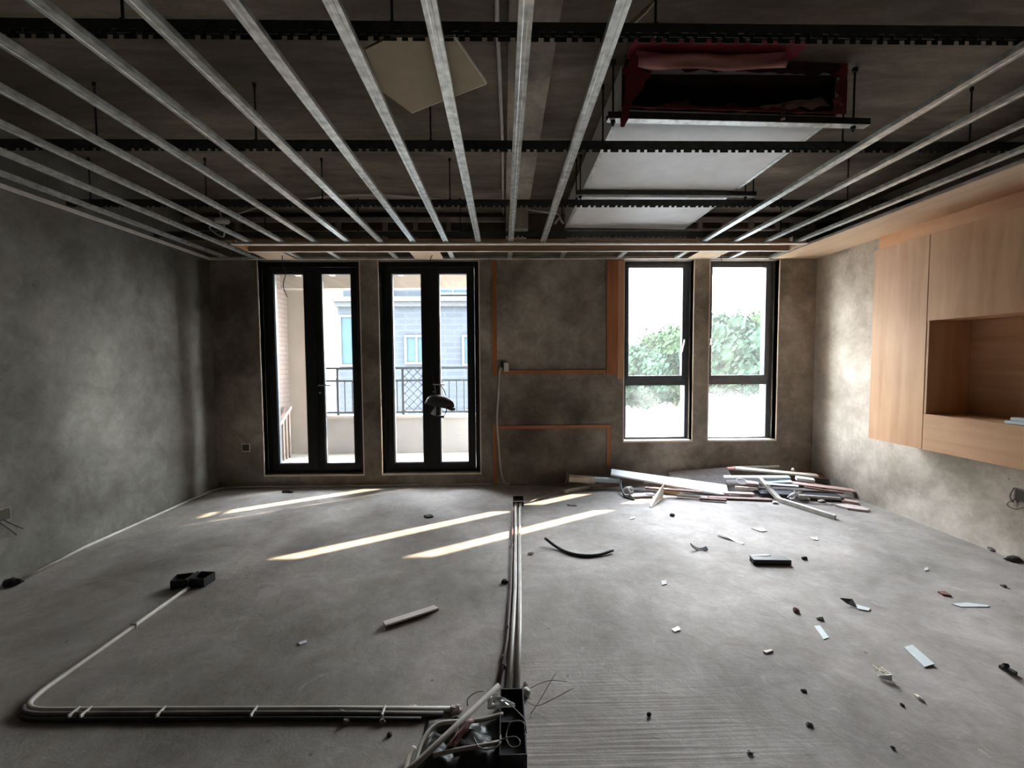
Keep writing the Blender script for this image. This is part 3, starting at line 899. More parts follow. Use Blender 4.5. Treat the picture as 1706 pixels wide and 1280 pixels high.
# ------------------------------------------------------------------ silver duct with torn maroon wrapping
r = thing('air_duct', (1.13, 3.2, 2.585), 'silver sheet metal air duct under the slab, its near mouth torn open', 'duct')
ax0, ax1, ay0, ay1, az0, az1 = 0.588, 1.69, 2.24, 4.24, 2.585, 2.795
prof = [(ay0, az0), (ay1 - 0.07, az0), (ay1 - 0.02, az0 + 0.02), (ay1, az0 + 0.07), (ay1, az1)]
m = MB()
n = len(prof)
vv = [(ax0, p[0], p[1]) for p in prof] + [(ax1, p[0] + 0.05, p[1]) for p in prof]
m.add(vv, [(i, i + 1, n + i + 1, n + i) for i in range(n - 1)])
m.add([(ax0, ay0, az0), (ax0, ay1, az0 + 0.07), (ax0, ay1, az1), (ax0, ay0, az1), (ax0, ay1 - 0.07, az0)], [(0, 4, 1, 2, 3)])
m.add([(ax1, ay0 + 0.05, az0), (ax1, ay1 + 0.05, az0 + 0.07), (ax1, ay1 + 0.05, az1), (ax1, ay0 + 0.05, az1), (ax1, ay1 - 0.02, az0)], [(0, 3, 2, 1, 4)])
m.add([(ax0, ay0, az1), (ax1, ay0 + 0.05, az1), (ax1, ay1 + 0.05, az1), (ax0, ay1, az1)], [(0, 1, 2, 3)])
o = m.build('duct_casing', 'duct', r)
sol = o.modifiers.new('sheet', 'SOLIDIFY'); sol.thickness = 0.002; sol.offset = 0
MB().box(ax0 - 0.012, ax0 + 0.014, ay0 + 0.02, ay1 - 0.07, az0 - 0.004, az0 + 0.012).build('edge_flange', 'galv', r)
m = MB(); m.bar((ax1, ay0 + 0.07, az0 + 0.004), (ax1 - 0.0, ay1 - 0.02, az0 + 0.004), 0.024, 0.014); m.build('edge_flange', 'galv', r)
ln = MB()
ln.box(ax0 + 0.004, ax1 - 0.004, ay0 + 0.55, ay0 + 0.57, az0 + 0.004, az1 - 0.004)
ln.box(ax0 + 0.004, ax1 - 0.004, ay0 + 0.06, ay0 + 0.55, az1 - 0.008, az1 - 0.004)
ln.box(ax0 + 0.004, ax0 + 0.008, ay0 + 0.01, ay0 + 0.55, az0 + 0.006, az1 - 0.008)
ln.box(ax1 - 0.008, ax1 - 0.004, ay0 + 0.06, ay0 + 0.55, az0 + 0.006, az1 - 0.008)
ln.box(ax0 + 0.008, ax1 - 0.008, ay0 + 0.06, ay0 + 0.55, az0 + 0.004, az0 + 0.008)
ln.build('inner_shade', 'wrap_shade', r)  # dark liner added to stand in for shade inside the duct
def wob(u, v, a, s): return a * noise.noise(Vector((u * 4 + s, v * 4 + s * 2, s)))
# upper flap: starts at the mouth's top edge, reaches towards the viewer and curls over
def flap(u, v):
    x = 0.64 + 0.70 * u
    th = v * 3.6
    y = 2.235 - 0.10 * v - 0.035 * math.sin(th) + wob(u, v, 0.02, 3)
    z = 2.806 + 0.012 * math.sin(v * 3.1) - 0.115 * max(0, v - 0.3) ** 1.2 + wob(u, v, 0.012, 5) - 0.012 * math.sin(u * 3.1)
    return (x, y, z)
MB().sheet(flap, 22, 10, 0.002).build('torn_flap', 'red_pale', r, smooth=True, label='curled maroon film flap, its lit underside in a paler red')
def lip(u, v):
    return (0.60 + 0.82 * u, 2.10 + 0.13 * v + wob(u, v, 0.012, 8), 2.818 - 0.006 * v + wob(u, v, 0.006, 2))
MB().sheet(lip, 18, 4, 0.003).build('wrap_lip', 'red_film', r)
def hang(u, v):
    w_ = 0.075 * (1 - 0.75 * v ** 1.5) * (1 + wob(v * 2, 0, 0.4, 6))
    x = 0.655 - 0.075 * v + (u - 0.5) * w_ + wob(v, u, 0.02, 1)
    return (x, 2.195 - 0.01 * math.sin(v * 3), 2.82 - 0.34 * v)
MB().sheet(hang, 4, 20, 0.002).build('hanging_strip', 'red_film', r, label='long torn strip hanging past the bracket')
def side(u, v):
    return (0.60 + 0.16 * u * (1 - v) ** 0.7 + wob(v, u, 0.03, 4), 2.23 + 0.02 * u, 2.80 - 0.2 * v)
MB().sheet(side, 6, 8, 0.002).build('side_wrap', 'red_film', r)
def low(u, v):
    return (0.60 + 1.10 * u, 2.24 + 0.05 * u - 0.02 * v, 2.587 + 0.035 * (1 - v) * (0.6 + wob(u * 3, v, 1.1, 9)))
MB().sheet(low, 26, 3, 0.002).build('lower_wrap', 'red_film', r)
def top_wrap(u, v):
    return (0.60 + 1.12 * u, 2.222 + 0.052 * u + wob(u * 3, v, 0.01, 7), 2.832 - (0.058 + wob(u * 4, 0, 0.03, 11)) * v)
MB().sheet(top_wrap, 30, 3, 0.002).build('top_wrap', 'wrap_shade', r)
def right_wrap(u, v):
    return (1.725 - (0.055 + wob(v * 4, 0, 0.05, 3)) * u, 2.268 + 0.004 * u + wob(u, v * 3, 0.008, 5), 2.83 - 0.245 * v)
MB().sheet(right_wrap, 3, 14, 0.002).build('right_wrap', 'red_film', r)
for k, (u0, u1, z0, z1, yy) in enumerate(((0.70, 0.98, 2.62, 2.70, 2.34), (0.90, 1.22, 2.60, 2.66, 2.31), (1.2, 1.66, 2.61, 2.69, 2.30))):
    def scrap(u, v, u0=u0, u1=u1, z0=z0, z1=z1, yy=yy, k=k):
        return (u0 + (u1 - u0) * u, yy + 0.06 * v + wob(u, v, 0.03, k), z0 + (z1 - z0) * u * (0.4 + 0.6 * v) + 0.03 * v + wob(u * 2, v, 0.03, k + 4))
    MB().sheet(scrap, 10, 4, 0.002).build('wrap_scrap', ('red_dusty', 'red_film', 'pink_board')[k], r)
MB().bar((1.685, 2.29, 2.59), (1.70, 2.285, 2.70), 0.03, 0.006).build('side_tab', 'red_film', r)
MB().bar((1.40, 2.262, 2.555), (1.405, 2.27, 2.63), 0.02, 0.02).build('wrap_knot', 'brown_board', r)
def bracket(y_l, y_r, xl, xr, z, label):
    b = thing('duct_bracket', ((xl + xr) / 2, (y_l + y_r) / 2, z), label, 'bracket', 'brackets carrying the duct')
    m = MB()
    a_, b_ = Vector((xl, y_l, z)), Vector((xr, y_r, z))
    m.bar(a_ + Vector((0, 0, -0.016)), b_ + Vector((0, 0, -0.016)), 0.042, 0.003)
    m.build('bracket_rail', 'galv', b)
    m = MB()
    m.bar(a_ + Vector((0, -0.02, 0)), b_ + Vector((0, -0.02, 0)), 0.003, 0.030)
    m.bar(a_ + Vector((0, 0.02, 0)), b_ + Vector((0, 0.02, 0)), 0.003, 0.030)
    m.build('rail_flange', 'galv_dark', b)
    for t_ in (0.022, 0.945):
        p = a_.lerp(b_, t_)
        h = MB().tube([(p.x, p.y, z - 0.045), (p.x, p.y, ZS - 0.001)], 0.005, 6).build('rod', 'rod', b)
        MB().tube([(p.x, p.y, z - 0.032), (p.x, p.y, z - 0.018)], 0.012, 6).build('nut', 'rod', h)
        MB().tube([(p.x, p.y, ZS - 0.02), (p.x, p.y, ZS - 0.001)], 0.014, 8).build('anchor', 'rod', h)
bracket(2.262, 2.312, 0.522, 1.868, 2.563, 'near galvanised bracket rail under the torn mouth of the silver duct')
bracket(3.27, 3.29, 0.535, 1.845, 2.564, 'far galvanised bracket rail under the silver duct')
r = thing('duct_support_board', (1.1, 4.21, 2.49), 'dull grey board standing under the far end of the silver duct', 'board')
MB().box(0.60, 1.72, 4.205, 4.215, 2.49, 2.578).build('board', 'pipe_dirty', r)

# gypsum offcut lying on top of the furring
q = [(-0.496, 1.704, 2.505), (-0.388, 1.640, 2.505), (-0.163, 1.637, 2.505), (-0.059, 1.901, 2.505), (-0.411, 2.121, 2.505), (-0.505, 1.954, 2.505)]
r = thing('gypsum_offcut', (-0.28, 1.9, 2.495), 'torn beige gypsum board offcut lying on the ceiling channels', 'board')
MB().slab(q, 0.009).build('board_face', 'gypsum', r)
e = MB()
for a, b in ((2, 3), (3, 4)):
    A, Bq = Vector(q[a]), Vector(q[b])
    e.bar(A + Vector((0, 0, 0.001)), Bq + Vector((0, 0, 0.001)), 0.003, 0.011)
e.build('broken_edge', 'gypsum_edge', r)

# pipes and fittings on the slab
MB().tube([(-0.012, YF + 0.1, ZS - 0.012), (-0.015, 2.0, ZS - 0.012), (0.006, 3.0, ZS - 0.012), (0.012, 4.55, ZS - 0.012)], 0.0105, 8).build('slab_conduit', 'pipe', label='straight white conduit along the slab towards the back wall', cat='conduit', smooth=True)
r = thing('flexible_conduit', (-1.3, 4.0, 2.75), 'thin white flexible conduit arching below the slab towards the left', 'conduit')
MB().tube(arc([(-2.531, 4.352, 2.760), (-2.222, 4.197, 2.780), (-1.845, 4.086, 2.800), (-1.442, 3.997, 2.810), (-1.126, 3.982, 2.815), (-0.724, 4.053, 2.815), (-0.330, 4.098, 2.800)]), 0.010, 8).build('hose', 'pipe', r, smooth=True)
MB().lathe((-2.43, 4.0, 2.578), [(0.02, 0.045), (0.055, 0.03), (0.058, 0.012), (0.05, 0.0), (0.012, -0.004)], 16).build('end_cap', 'pipe', r, smooth=True)
MB().tube(arc([(-2.43, 4.0, 2.60), (-2.47, 4.05, 2.70), (-2.531, 4.352, 2.760)]), 0.008, 6).build('end_hose', 'pipe', r, smooth=True)
MB().tube(arc([(-2.42, 4.0, 2.576), (-2.415, 4.0, 2.53), (-2.426, 4.000, 2.462), (-2.487, 4.000, 2.483), (-2.542, 4.000, 2.534), (-2.54, 4.02, 2.56)]), 0.007, 6).build('loop_hose', 'pipe', r, smooth=True)
MB().tube(arc([(0.223, 4.064, 2.720), (0.370, 4.083, 2.700), (0.505, 4.087, 2.680), (0.532, 4.082, 2.620)]), 0.008, 6).build('short_hose', 'pipe', label='short white hose end beside the left edge of the silver duct', cat='conduit', smooth=True)
MB().tube([(0.486, 4.152, 2.620), (0.505, 3.998, 2.620), (0.557, 4.152, 2.620)], 0.012, 6).build('hose_clip', 'foil', label='small pale clip hanging beside the duct end', cat='clip')
MB().tube(arc([(-0.604, 4.200, 2.727), (-0.577, 4.200, 2.700), (-0.538, 4.200, 2.711), (-0.543, 4.200, 2.738)]), 0.004, 6).build('wire_loop', 'wire', label='little pale wire loop in the gap above the right door', cat='wire')
MB().slab([(0.507, 1.843, 2.700), (0.587, 1.701, 2.700), (0.555, 1.754, 2.680), (0.523, 1.815, 2.680)], 0.006).build('torn_board', 'gypsum', label='torn pale scrap above the runner nearest the viewer', cat='scrap')

# ------------------------------------------------------------------ conduits on the floor
def clip(r, p, w=0.05, along='Y'):
    m = MB()
    a = 0.004
    if along == 'Y': m.box(p[0] - w / 2, p[0] + w / 2, p[1] - a, p[1] + a, 0.0005, 0.026)
    else: m.box(p[0] - a, p[0] + a, p[1] - w / 2, p[1] + w / 2, 0.0005, 0.026)
    return m.build('clip', 'pipe', r, bevel=0.002)
RP = 0.0105
r = thing('floor_conduit', (-1.2, 1.9, 0), 'bent white conduit from the twin black box to the pit box', 'conduit')
MB().tube([(-1.905, 2.665, RP)] + [(-1.912, 2.2, RP), (-1.918, 1.86, RP)] + arc([(-1.918, 1.83, RP), (-1.905, 1.765, RP), (-1.865, 1.728, RP), (-1.80, 1.716, RP)], 4) + [(-1.3, 1.706, RP), (-0.65, 1.690, RP), (-0.20, 1.676, RP)], RP, 10).build('rear_pipe', 'pipe', r, smooth=True)
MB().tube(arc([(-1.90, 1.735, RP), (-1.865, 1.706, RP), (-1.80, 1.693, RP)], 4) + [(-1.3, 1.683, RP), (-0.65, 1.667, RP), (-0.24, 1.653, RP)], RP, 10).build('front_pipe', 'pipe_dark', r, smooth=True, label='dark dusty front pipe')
MB().tube(arc([(-1.88, 1.702, 0.008), (-1.845, 1.682, 0.008), (-1.79, 1.672, 0.008)], 4) + [(-1.3, 1.661, 0.008), (-0.65, 1.645, 0.008), (-0.32, 1.635, 0.008)], 0.008, 8).build('shadow_tube', 'black', r, smooth=True, label='thin black tube standing in for the shadow in front of the pipes')  # black tube added where only the pipes' shadow falls
for x in (-1.665, -1.62, -1.33, -0.97, -0.47): clip(r, (x, 1.70 - (x + 1.6) * -0.0 - 0.008 - (x + 1.65) * 0.024, 0), 0.05, 'X')
clip(r, (-1.912, 2.275, 0), 0.034)
r = thing('floor_conduit', (0.08, 2.9, 0), 'pair of straight white conduits running down the middle of the floor', 'conduit')
MB().tube([(0.108, 4.10, RP), (0.088, 3.4, RP), (0.062, 2.6, RP), (0.040, 2.2, RP), (0.008, 1.73, RP)], RP, 10).build('left_pipe', 'pipe', r, smooth=True)
MB().tube([(0.148, 4.10, RP), (0.118, 3.4, RP), (0.090, 2.6, RP), (0.074, 2.2, RP), (0.046, 1.73, RP)], RP, 10).build('right_pipe', 'pipe', r, smooth=True)
MB().tube([(0.080, 4.05, 0.008), (0.060, 3.4, 0.008), (0.034, 2.6, 0.008), (0.008, 2.1, 0.008), (-0.03, 1.80, 0.008)], 0.009, 8).build('side_shadow_tube', 'pipe_red', r, smooth=True, label='dark maroon tube standing in for the shadow beside the pair')  # dark tube in the tone of the shadow left of the pair
r = thing('wall_conduit', (-3.08, 3.8, 0), 'thin white conduit lying along the foot of the left wall', 'conduit')
MB().tube([(-3.033, 2.796, 0.010)] + [(-3.10, 3.3, 0.01), (-3.10, 4.70, 0.01), (-3.06, 4.83, 0.01), (-2.9, 4.866, 0.01), (-1.4, 4.866, 0.01), (-0.14, 4.866, 0.01)], 0.0105, 8).build('pipe', 'pipe', r, smooth=True)
r = thing('wall_cable', (-0.02, 4.86, 0), 'white conduit hanging from the wall box down to the floor', 'cable')
MB().tube(arc([(-0.015, 4.865, 1.310), (-0.041, 4.860, 1.232), (-0.056, 4.862, 0.983), (-0.072, 4.862, 0.720), (-0.054, 4.862, 0.423), (-0.036, 4.862, 0.190), (0.0, 4.85, 0.04), (0.06, 4.83, 0.012)]), 0.0105, 8).build('hose', 'pipe', r, smooth=True)
MB().tube(arc([(0.06, 4.83, 0.012), (0.35, 4.84, 0.008), (0.62, 4.80, 0.010), (0.642, 4.700, 0.040), (0.662, 4.660, 0.102), (0.669, 4.660, 0.179)]), 0.008, 6).build('lower_hose', 'wire', r, smooth=True)
r = thing('wall_box', (0.03, YB, 1.27), 'white junction box on the back wall at the corner of the upper frame', 'box')
MB().box(0.006, 0.060, YB - 0.045, YB - 0.0145, 1.248, 1.345).build('box', 'socket', r, bevel=0.004)
MB().box(-0.03, 0.004, YB - 0.030, YB - 0.0145, 1.29, 1.36).build('black_lid', 'black', r)
MB().tube(arc([(0.19, 4.12, 0.03), (0.45, 4.42, 0.02), (0.70, 4.62, 0.03), (0.668, 4.700, 0.091)]), 0.0035, 6).build('thin_cable', 'wire', label='thin grey cable from the small floor box towards the debris', cat='cable', smooth=True)

# floor junction boxes
def jbox(r, x, y, s=0.088, h=0.05, name='box', rot=0.0):
    m = MB()
    t_ = 0.003
    c = s / 2
    m.box(-c, c, -c, c, 0.001, 0.004)
    m.box(-c, -c + t_, -c, c, 0.004, h); m.box(c - t_, c, -c, c, 0.004, h)
    m.box(-c + t_, c - t_, -c, -c + t_, 0.004, h); m.box(-c + t_, c - t_, c - t_, c, 0.004, h)
    q = Matrix.Rotation(rot, 3, 'Z')
    m.v = [tuple(q @ Vector(v) + Vector((x, y, 0))) for v in m.v]
    return m.build(name, 'black', r)
r = thing('floor_box', (0.135, 4.18, 0), 'small black floor box at the far end of the conduit pair', 'box')
jbox(r, 0.134, 4.175, 0.10, 0.07)
for x in (0.112, 0.150): MB().tube([(x, 4.123, 0.018), (x, 4.108, 0.018)], 0.017, 10).build('conduit_collar', 'socket', r)
MB().box(0.086, 0.182, 4.120, 4.1245, 0.046, 0.056).build('rim_strip', 'socket', r)
r = thing('floor_box', (-1.93, 2.71, 0), 'twin black floor boxes on the grey floor by the left conduit', 'box')
jbox(r, -1.975, 2.715, 0.092, 0.055, rot=0.25)
jbox(r, -1.865, 2.735, 0.092, 0.055, rot=-0.1)
MB().box(-1.928, -1.912, 2.668, 2.775, 0.002, 0.06).build('joiner', 'black', r)

# the pit of boxes and wires in the foreground
r = thing('floor_box', (0.03, 1.6, 0), 'long black floor box at the near end of the conduit pair', 'box')
m = MB()
bx0, bx1, by0, by1, bh = -0.022, 0.070, 1.42, 1.722, 0.055
m.box(bx0, bx1, by0, by1, 0.001, 0.006)
m.box(bx0, bx0 + 0.004, by0, by1, 0.006, bh); m.box(bx1 - 0.004, bx1, by0, by1, 0.006, bh)
m.box(bx0 + 0.004, bx1 - 0.004, by0, by0 + 0.004, 0.006, bh); m.box(bx0 + 0.004, bx1 - 0.004, by1 - 0.004, by1, 0.006, bh)
m.box(bx0 + 0.004, bx1 - 0.004, 1.565, 1.57, 0.006, bh - 0.008)
m.build('box_shell', 'black', r)
for k in range(2):
    x = 0.010 + 0.04 * k
    MB().tube([(x, by1 + 0.001, 0.018), (x, by1 + 0.014, 0.018)], 0.016, 10).build('conduit_collar', 'pipe_dirty' if k else 'pipe', r)
def film(u, v):
    x = -0.300 + 0.275 * u
    y = 1.405 + 0.235 * v
    z = 0.010 + 0.024 * abs(math.sin(u * 5 + v * 3)) + wob(u * 2, v * 2, 0.022, 2)
    edge = min(1, 6 * min(u, v, 1 - v))
    return (x, y, 0.003 + max(0, z) * edge)
MB().sheet(film, 24, 20, 0.0012).build('plastic_sheet', 'black_film', label='crumpled black plastic sheet beside the long floor box', cat='sheet', smooth=True)
MB().tube([(-0.026, 1.647, 0.125), (-0.294, 1.373, 0.070), (-0.344, 1.340, 0.055)], 0.0095, 10).build('loose_pipe', 'pipe_dirty', label='loose grey pipe lying aslant across the black plastic sheet', cat='pipe', smooth=True)
MB().tube(arc([(-0.010, 1.599, 0.050), (-0.094, 1.573, 0.050), (-0.181, 1.568, 0.050), (-0.239, 1.561, 0.050), (-0.273, 1.534, 0.045), (-0.296, 1.486, 0.035), (-0.304, 1.417, 0.020), (-0.309, 1.383, 0.012)]), 0.0075, 8).build('loose_hose', 'pipe', label='curved dusty white hose round the left of the black sheet', cat='hose', smooth=True)
MB().tube(arc([(-0.318, 1.491, 0.024), (-0.330, 1.456, 0.018), (-0.331, 1.413, 0.014), (-0.337, 1.373, 0.012)]), 0.010, 8).build('loose_hose', 'cream', label='short yellowish hose end left of the aslant grey pipe', cat='hose', smooth=True)
MB().tube([(-0.242, 1.428, 0.052), (-0.168, 1.447, 0.052), (-0.088, 1.463, 0.050), (-0.016, 1.467, 0.060)], 0.0065, 8).build('loose_pipe', 'pipe_dirty', label='thin pinkish grey pipe across the near part of the black sheet', cat='pipe', smooth=True)
def redbag(u, v):
    a = Vector((-0.193, 1.450, 0.050)); b = Vector((-0.131, 1.546, 0.065))
    p = a.lerp(b, v) + Vector((0.034 * (u - 0.5), 0.012 * (u - 0.5), 0.014 * math.sin(u * 3.14)))
    return p + Vector((wob(u, v, 0.008, 3), wob(u, v, 0.006, 4), wob(u, v, 0.006, 6)))
MB().sheet(redbag, 6, 8, 0.002).build('red_wrapper', 'red_dusty', label='dusty red wrapper under the aslant grey pipe', cat='wrapper', smooth=True)
def foil(u, v):
    a = Vector((-0.068, 1.609, 0.062)); b = Vector((0.035, 1.615, 0.064))
    p = a.lerp(b, u) + Vector((0, 0.055 * (1 - v) * (1 - 0.7 * u), 0.035 * (1 - v) * (1 - u)))
    return p + Vector((0, wob(u, v, 0.008, 4), wob(u * 2, v, 0.012, 2)))
MB().sheet(foil, 8, 5, 0.001).build('foil_scrap', 'foil', label='silver foil scrap on the rim of the long floor box', cat='scrap')
WL = [
 ('grey wire curling in a double loop inside the long floor box', [(0.061, 1.492, 0.060), (0.070, 1.501, 0.080), (0.054, 1.522, 0.085), (0.020, 1.530, 0.075), (0.005, 1.510, 0.065), (0.002, 1.476, 0.060), (0.018, 1.445, 0.060), (0.043, 1.449, 0.060), (0.047, 1.464, 0.065), (0.031, 1.474, 0.070), (0.000, 1.470, 0.070), (-0.022, 1.466, 0.065)], 0.0022),
 ('grey wire bending over the near rim of the black sheet', [(-0.113, 1.498, 0.050), (-0.101, 1.470, 0.055), (-0.093, 1.453, 0.055), (-0.067, 1.443, 0.055), (-0.034, 1.444, 0.060), (-0.020, 1.457, 0.065), (-0.018, 1.492, 0.060)], 0.0025),
 ('thin wire running over the right rim of the long floor box', [(0.019, 1.617, 0.070), (0.039, 1.578, 0.080), (0.059, 1.549, 0.080), (0.071, 1.531, 0.070), (0.072, 1.499, 0.060)], 0.002),
 ('small green wire ends sticking up beside the foil scrap', [(-0.147, 1.668, 0.030), (-0.148, 1.674, 0.050), (-0.132, 1.685, 0.060), (-0.109, 1.701, 0.060), (-0.086, 1.710, 0.055)], 0.0022),
]
for lb, pts, rr in WL:
    MB().tube(arc(pts, 5), rr, 6).build('wire', 'wire', label=lb, cat='wire', group='loose wires at the floor boxes', smooth=True)
TW = [
 ('long thin twig wire crossing from the box up to the right', [(0.103, 1.767, 0.020), (0.143, 1.780, 0.030), (0.189, 1.789, 0.035), (0.254, 1.787, 0.030)]),
 ('thin wire standing up steeply right of the conduit pair', [(0.096, 1.650, 0.006), (0.131, 1.692, 0.020), (0.170, 1.745, 0.040), (0.216, 1.807, 0.060)]),
 ('thin wire reaching farthest right from the floor box', [(0.079, 1.687, 0.030), (0.123, 1.673, 0.020), (0.196, 1.699, 0.030), (0.273, 1.736, 0.040)]),
]
for lb, pts in TW:
    MB().tube(arc(pts, 4), 0.0016, 5).build('wire', 'wire', label=lb, cat='wire', group='loose wires at the floor boxes', smooth=True)

# wall sockets
def socket(x, y, z, face, label, wires):
    r = thing('wall_socket', (x, y, z), label, 'socket')
    m, n2 = MB(), MB()
    s_ = 0.045
    if face == 'X+': m.box(x, x + 0.004, y - s_ - 0.02, y + s_, z - s_, z + s_); n2.box(x + 0.0042, x + 0.010, y - s_ + 0.012, y + s_ - 0.012, z - s_ + 0.012, z + s_ - 0.012)
    elif face == 'X-': m.box(x - 0.004, x, y - s_, y + s_, z - s_, z + s_); n2.box(x - 0.010, x - 0.0042, y - s_ + 0.012, y + s_ - 0.012, z - s_ + 0.012, z + s_ - 0.012)
    else: m.box(x - s_, x + s_, y - 0.004, y, z - s_, z + s_); n2.box(x - s_ + 0.01, x + s_ - 0.01, y - 0.010, y - 0.0042, z - s_ + 0.01, z + s_ - 0.01)
    m.build('backplate', 'plaster' if face == 'Y-' else 'stone', r)
    n2.build('recess_box', 'socket_in', r)
    for w_ in wires: MB().tube(arc(w_), 0.004, 6).build('wire', 'wire_dark' if face == 'X+' else 'wire', r)
socket(XL, 2.80, 0.425, 'X+', 'open wall socket with dark wires on the left wall near the floor', [[(XL + 0.012, 2.79, 0.40), (XL + 0.03, 2.82, 0.36), (XL + 0.012, 2.90, 0.30)], [(XL + 0.012, 2.76, 0.40), (XL + 0.03, 2.79, 0.35), (XL + 0.012, 2.86, 0.275)]])
socket(XR, 2.86, 0.445, 'X-', 'open wall socket with loose wires on the right wall under the cabinets', [[(XR - 0.012, 2.89, 0.42), (XR - 0.03, 2.92, 0.37), (XR - 0.025, 2.88, 0.35), (XR - 0.012, 2.83, 0.38)], [(XR - 0.012, 2.90, 0.49), (XR - 0.025, 2.91, 0.43), (XR - 0.012, 2.90, 0.39)]])
socket(-2.805, YB, 0.44, 'Y-', 'small grey socket on the back wall left of the balcony doors', [])

# ------------------------------------------------------------------ black helmet on the door handle
r = thing('black_helmet', (-0.69, 4.86, 0.75), 'black helmet hanging by its strap from the right balcony door handle', 'helmet')
hc = Vector((-0.695, 4.845, 0.93))
rot = Matrix.Rotation(math.radians(13), 3, 'Y')
bm_ = MB()
prof = []
nseg, nring = 24, 8
vv, ff = [], []
for i in range(nring + 1):
    t_ = i / nring * math.pi / 2
    rr, zz = math.cos(t_) ** 0.8 if i < nring else 0.02, math.sin(t_)
    for j in range(nseg):
        a = 2 * math.pi * j / nseg
        ex = 0.155 * (1 + 0.10 * math.cos(a))
        vv.append(rot @ Vector((ex * rr * math.cos(a), 0.082 * rr * math.sin(a), 0.088 * zz - 0.020)) + hc)
for i in range(nring):
    for j in range(nseg):
        a, b = i * nseg + j, i * nseg + (j + 1) % nseg
        ff.append((a, b, b + nseg, a + nseg))
ff.append(tuple(range(nring * nseg, nring * nseg + nseg)))
k = len(vv)
for j in range(nseg):
    a = 2 * math.pi * j / nseg
    vv.append(rot @ Vector((0.150 * math.cos(a), 0.076 * math.sin(a), -0.052)) + hc)
for j in range(nseg): ff.append((k + j, k + (j + 1) % nseg, (j + 1) % nseg, j))
ff.append(tuple(range(k, k + nseg))[::-1])
bm_.add(vv, ff)
bm_.build('shell', 'black', r, smooth=True)
vis = MB()
pts = []
for j in range(9):
    a = -0.9 + 1.8 * j / 8
    pts.append(rot @ Vector((0.155 * math.cos(a) + 0.012, 0.082 * math.sin(a), -0.045)) + hc)
vis.tube(pts, [0.010, 0.016, 0.02, 0.022, 0.022, 0.022, 0.02, 0.016, 0.010], 8)
vis.build('peak', 'black', r, smooth=True)
s_ = MB()
s_.tube(arc([(-0.765, 4.900, 1.111), (-0.743, 4.880, 1.053), (-0.729, 4.870, 1.014)]), 0.006, 6)
s_.tube(arc([(-0.693, 4.900, 1.111), (-0.651, 4.880, 1.059), (-0.625, 4.870, 0.994)]), 0.004, 6)
s_.build('hanging_strap', 'black', r)
s_ = MB()
s_.tube(arc([(-0.749, 4.860, 0.878), (-0.743, 4.860, 0.819), (-0.738, 4.860, 0.766)]), 0.006, 6)
s_.tube(arc([(-0.619, 4.860, 0.864), (-0.626, 4.860, 0.811), (-0.653, 4.860, 0.765)]), 0.006, 6)
s_.bar((-0.744, 4.860, 0.763), (-0.646, 4.860, 0.762), 0.03, 0.022)
s_.build('chin_strap', 'black', r)
MB().slab([(-0.750, 4.868, 0.857), (-0.745, 4.868, 0.772), (-0.797, 4.868, 0.792), (-0.770, 4.868, 0.831)], 0.003).build('tag', 'paper', r, label='pale paper tag')

# ------------------------------------------------------------------ debris pile by the right-hand corner
def plank(name, a, b, w, h, mat, label, cat, roll=0.0, cut=0.0, **kw):
    return MB().bar(a, b, w, h, -roll, cut=cut, **kw).build(name, mat, label=label, cat=cat, group='demolition scraps piled by the back wall', bevel=0.0015)
R = math.radians
plank('white_board', (1.144, 4.700, 0.170), (2.260, 4.420, 0.037), 0.085, 0.022, 'white_board', 'long bright white board lying aslant on top of the pile', 'board', R(-30), w2=0.15, h2=0.022)
plank('foam_block', (0.694, 4.700, 0.110), (0.955, 4.660, 0.099), 0.07, 0.055, 'cream', 'cream block at the left end of the pile', 'block', R(-10), 0.01)
plank('blue_board', (0.955, 4.660, 0.105), (1.224, 4.660, 0.089), 0.05, 0.045, 'blue_board', 'short pale blue board next to the cream block', 'board', R(-8))
plank('wood_stick', (0.618, 4.526, 0.020), (1.120, 4.762, 0.030), 0.035, 0.035, 'grey_wood', 'greyish green stick on the floor under the cream block', 'stick')
plank('wood_stick', (0.911, 4.597, 0.040), (1.206, 4.639, 0.050), 0.03, 0.03, 'brown_board', 'dark brown stick under the pale blue board', 'stick')
plank('white_tile', (1.252, 4.356, 0.020), (1.497, 4.386, 0.020), 0.08, 0.014, 'white_board', 'flat white piece in front of the aslant board', 'piece')
MB().slab([(1.574, 4.320, 0.141), (1.564, 4.320, 0.009), (1.359, 4.029, 0.006), (1.358, 4.094, 0.030)], 0.008).build('wedge_board', 'cream', label='pale triangular offcut standing up in front of the pile', cat='offcut', group='demolition scraps piled by the back wall')
MB().slab([(1.091, 3.790, 0.004), (1.137, 3.804, 0.004), (1.124, 3.759, 0.004), (1.070, 3.732, 0.004)], 0.004).build('paper_scrap', 'paper', label='tiny white scrap left of the triangular offcut', cat='scrap')
plank('raw_wood', (1.630, 4.471, 0.030), (1.772, 4.423, 0.030), 0.05, 0.02, 'orange_wood', 'bright orange raw wood piece under the white board', 'piece')
plank('raw_wood', (1.420, 4.413, 0.080), (1.947, 4.297, 0.065), 0.05, 0.015, 'brown_board', 'reddish brown plank under the white board', 'plank')
plank('wood_stick', (1.714, 4.337, 0.020), (1.924, 4.269, 0.020), 0.03, 0.02, 'cream', 'cream stick end under the right half of the white board', 'stick')
plank('wood_stick', (1.890, 4.233, 0.020), (2.121, 4.167, 0.020), 0.03, 0.022, 'brown_board', 'brown stick end under the tip of the white board', 'stick')
plank('grey_sheet', (1.785, 4.740, 0.100), (2.440, 4.740, 0.145), 0.14, 0.008, 'pipe_dirty', 'thin grey sheet behind the white board', 'sheet', R(-35))
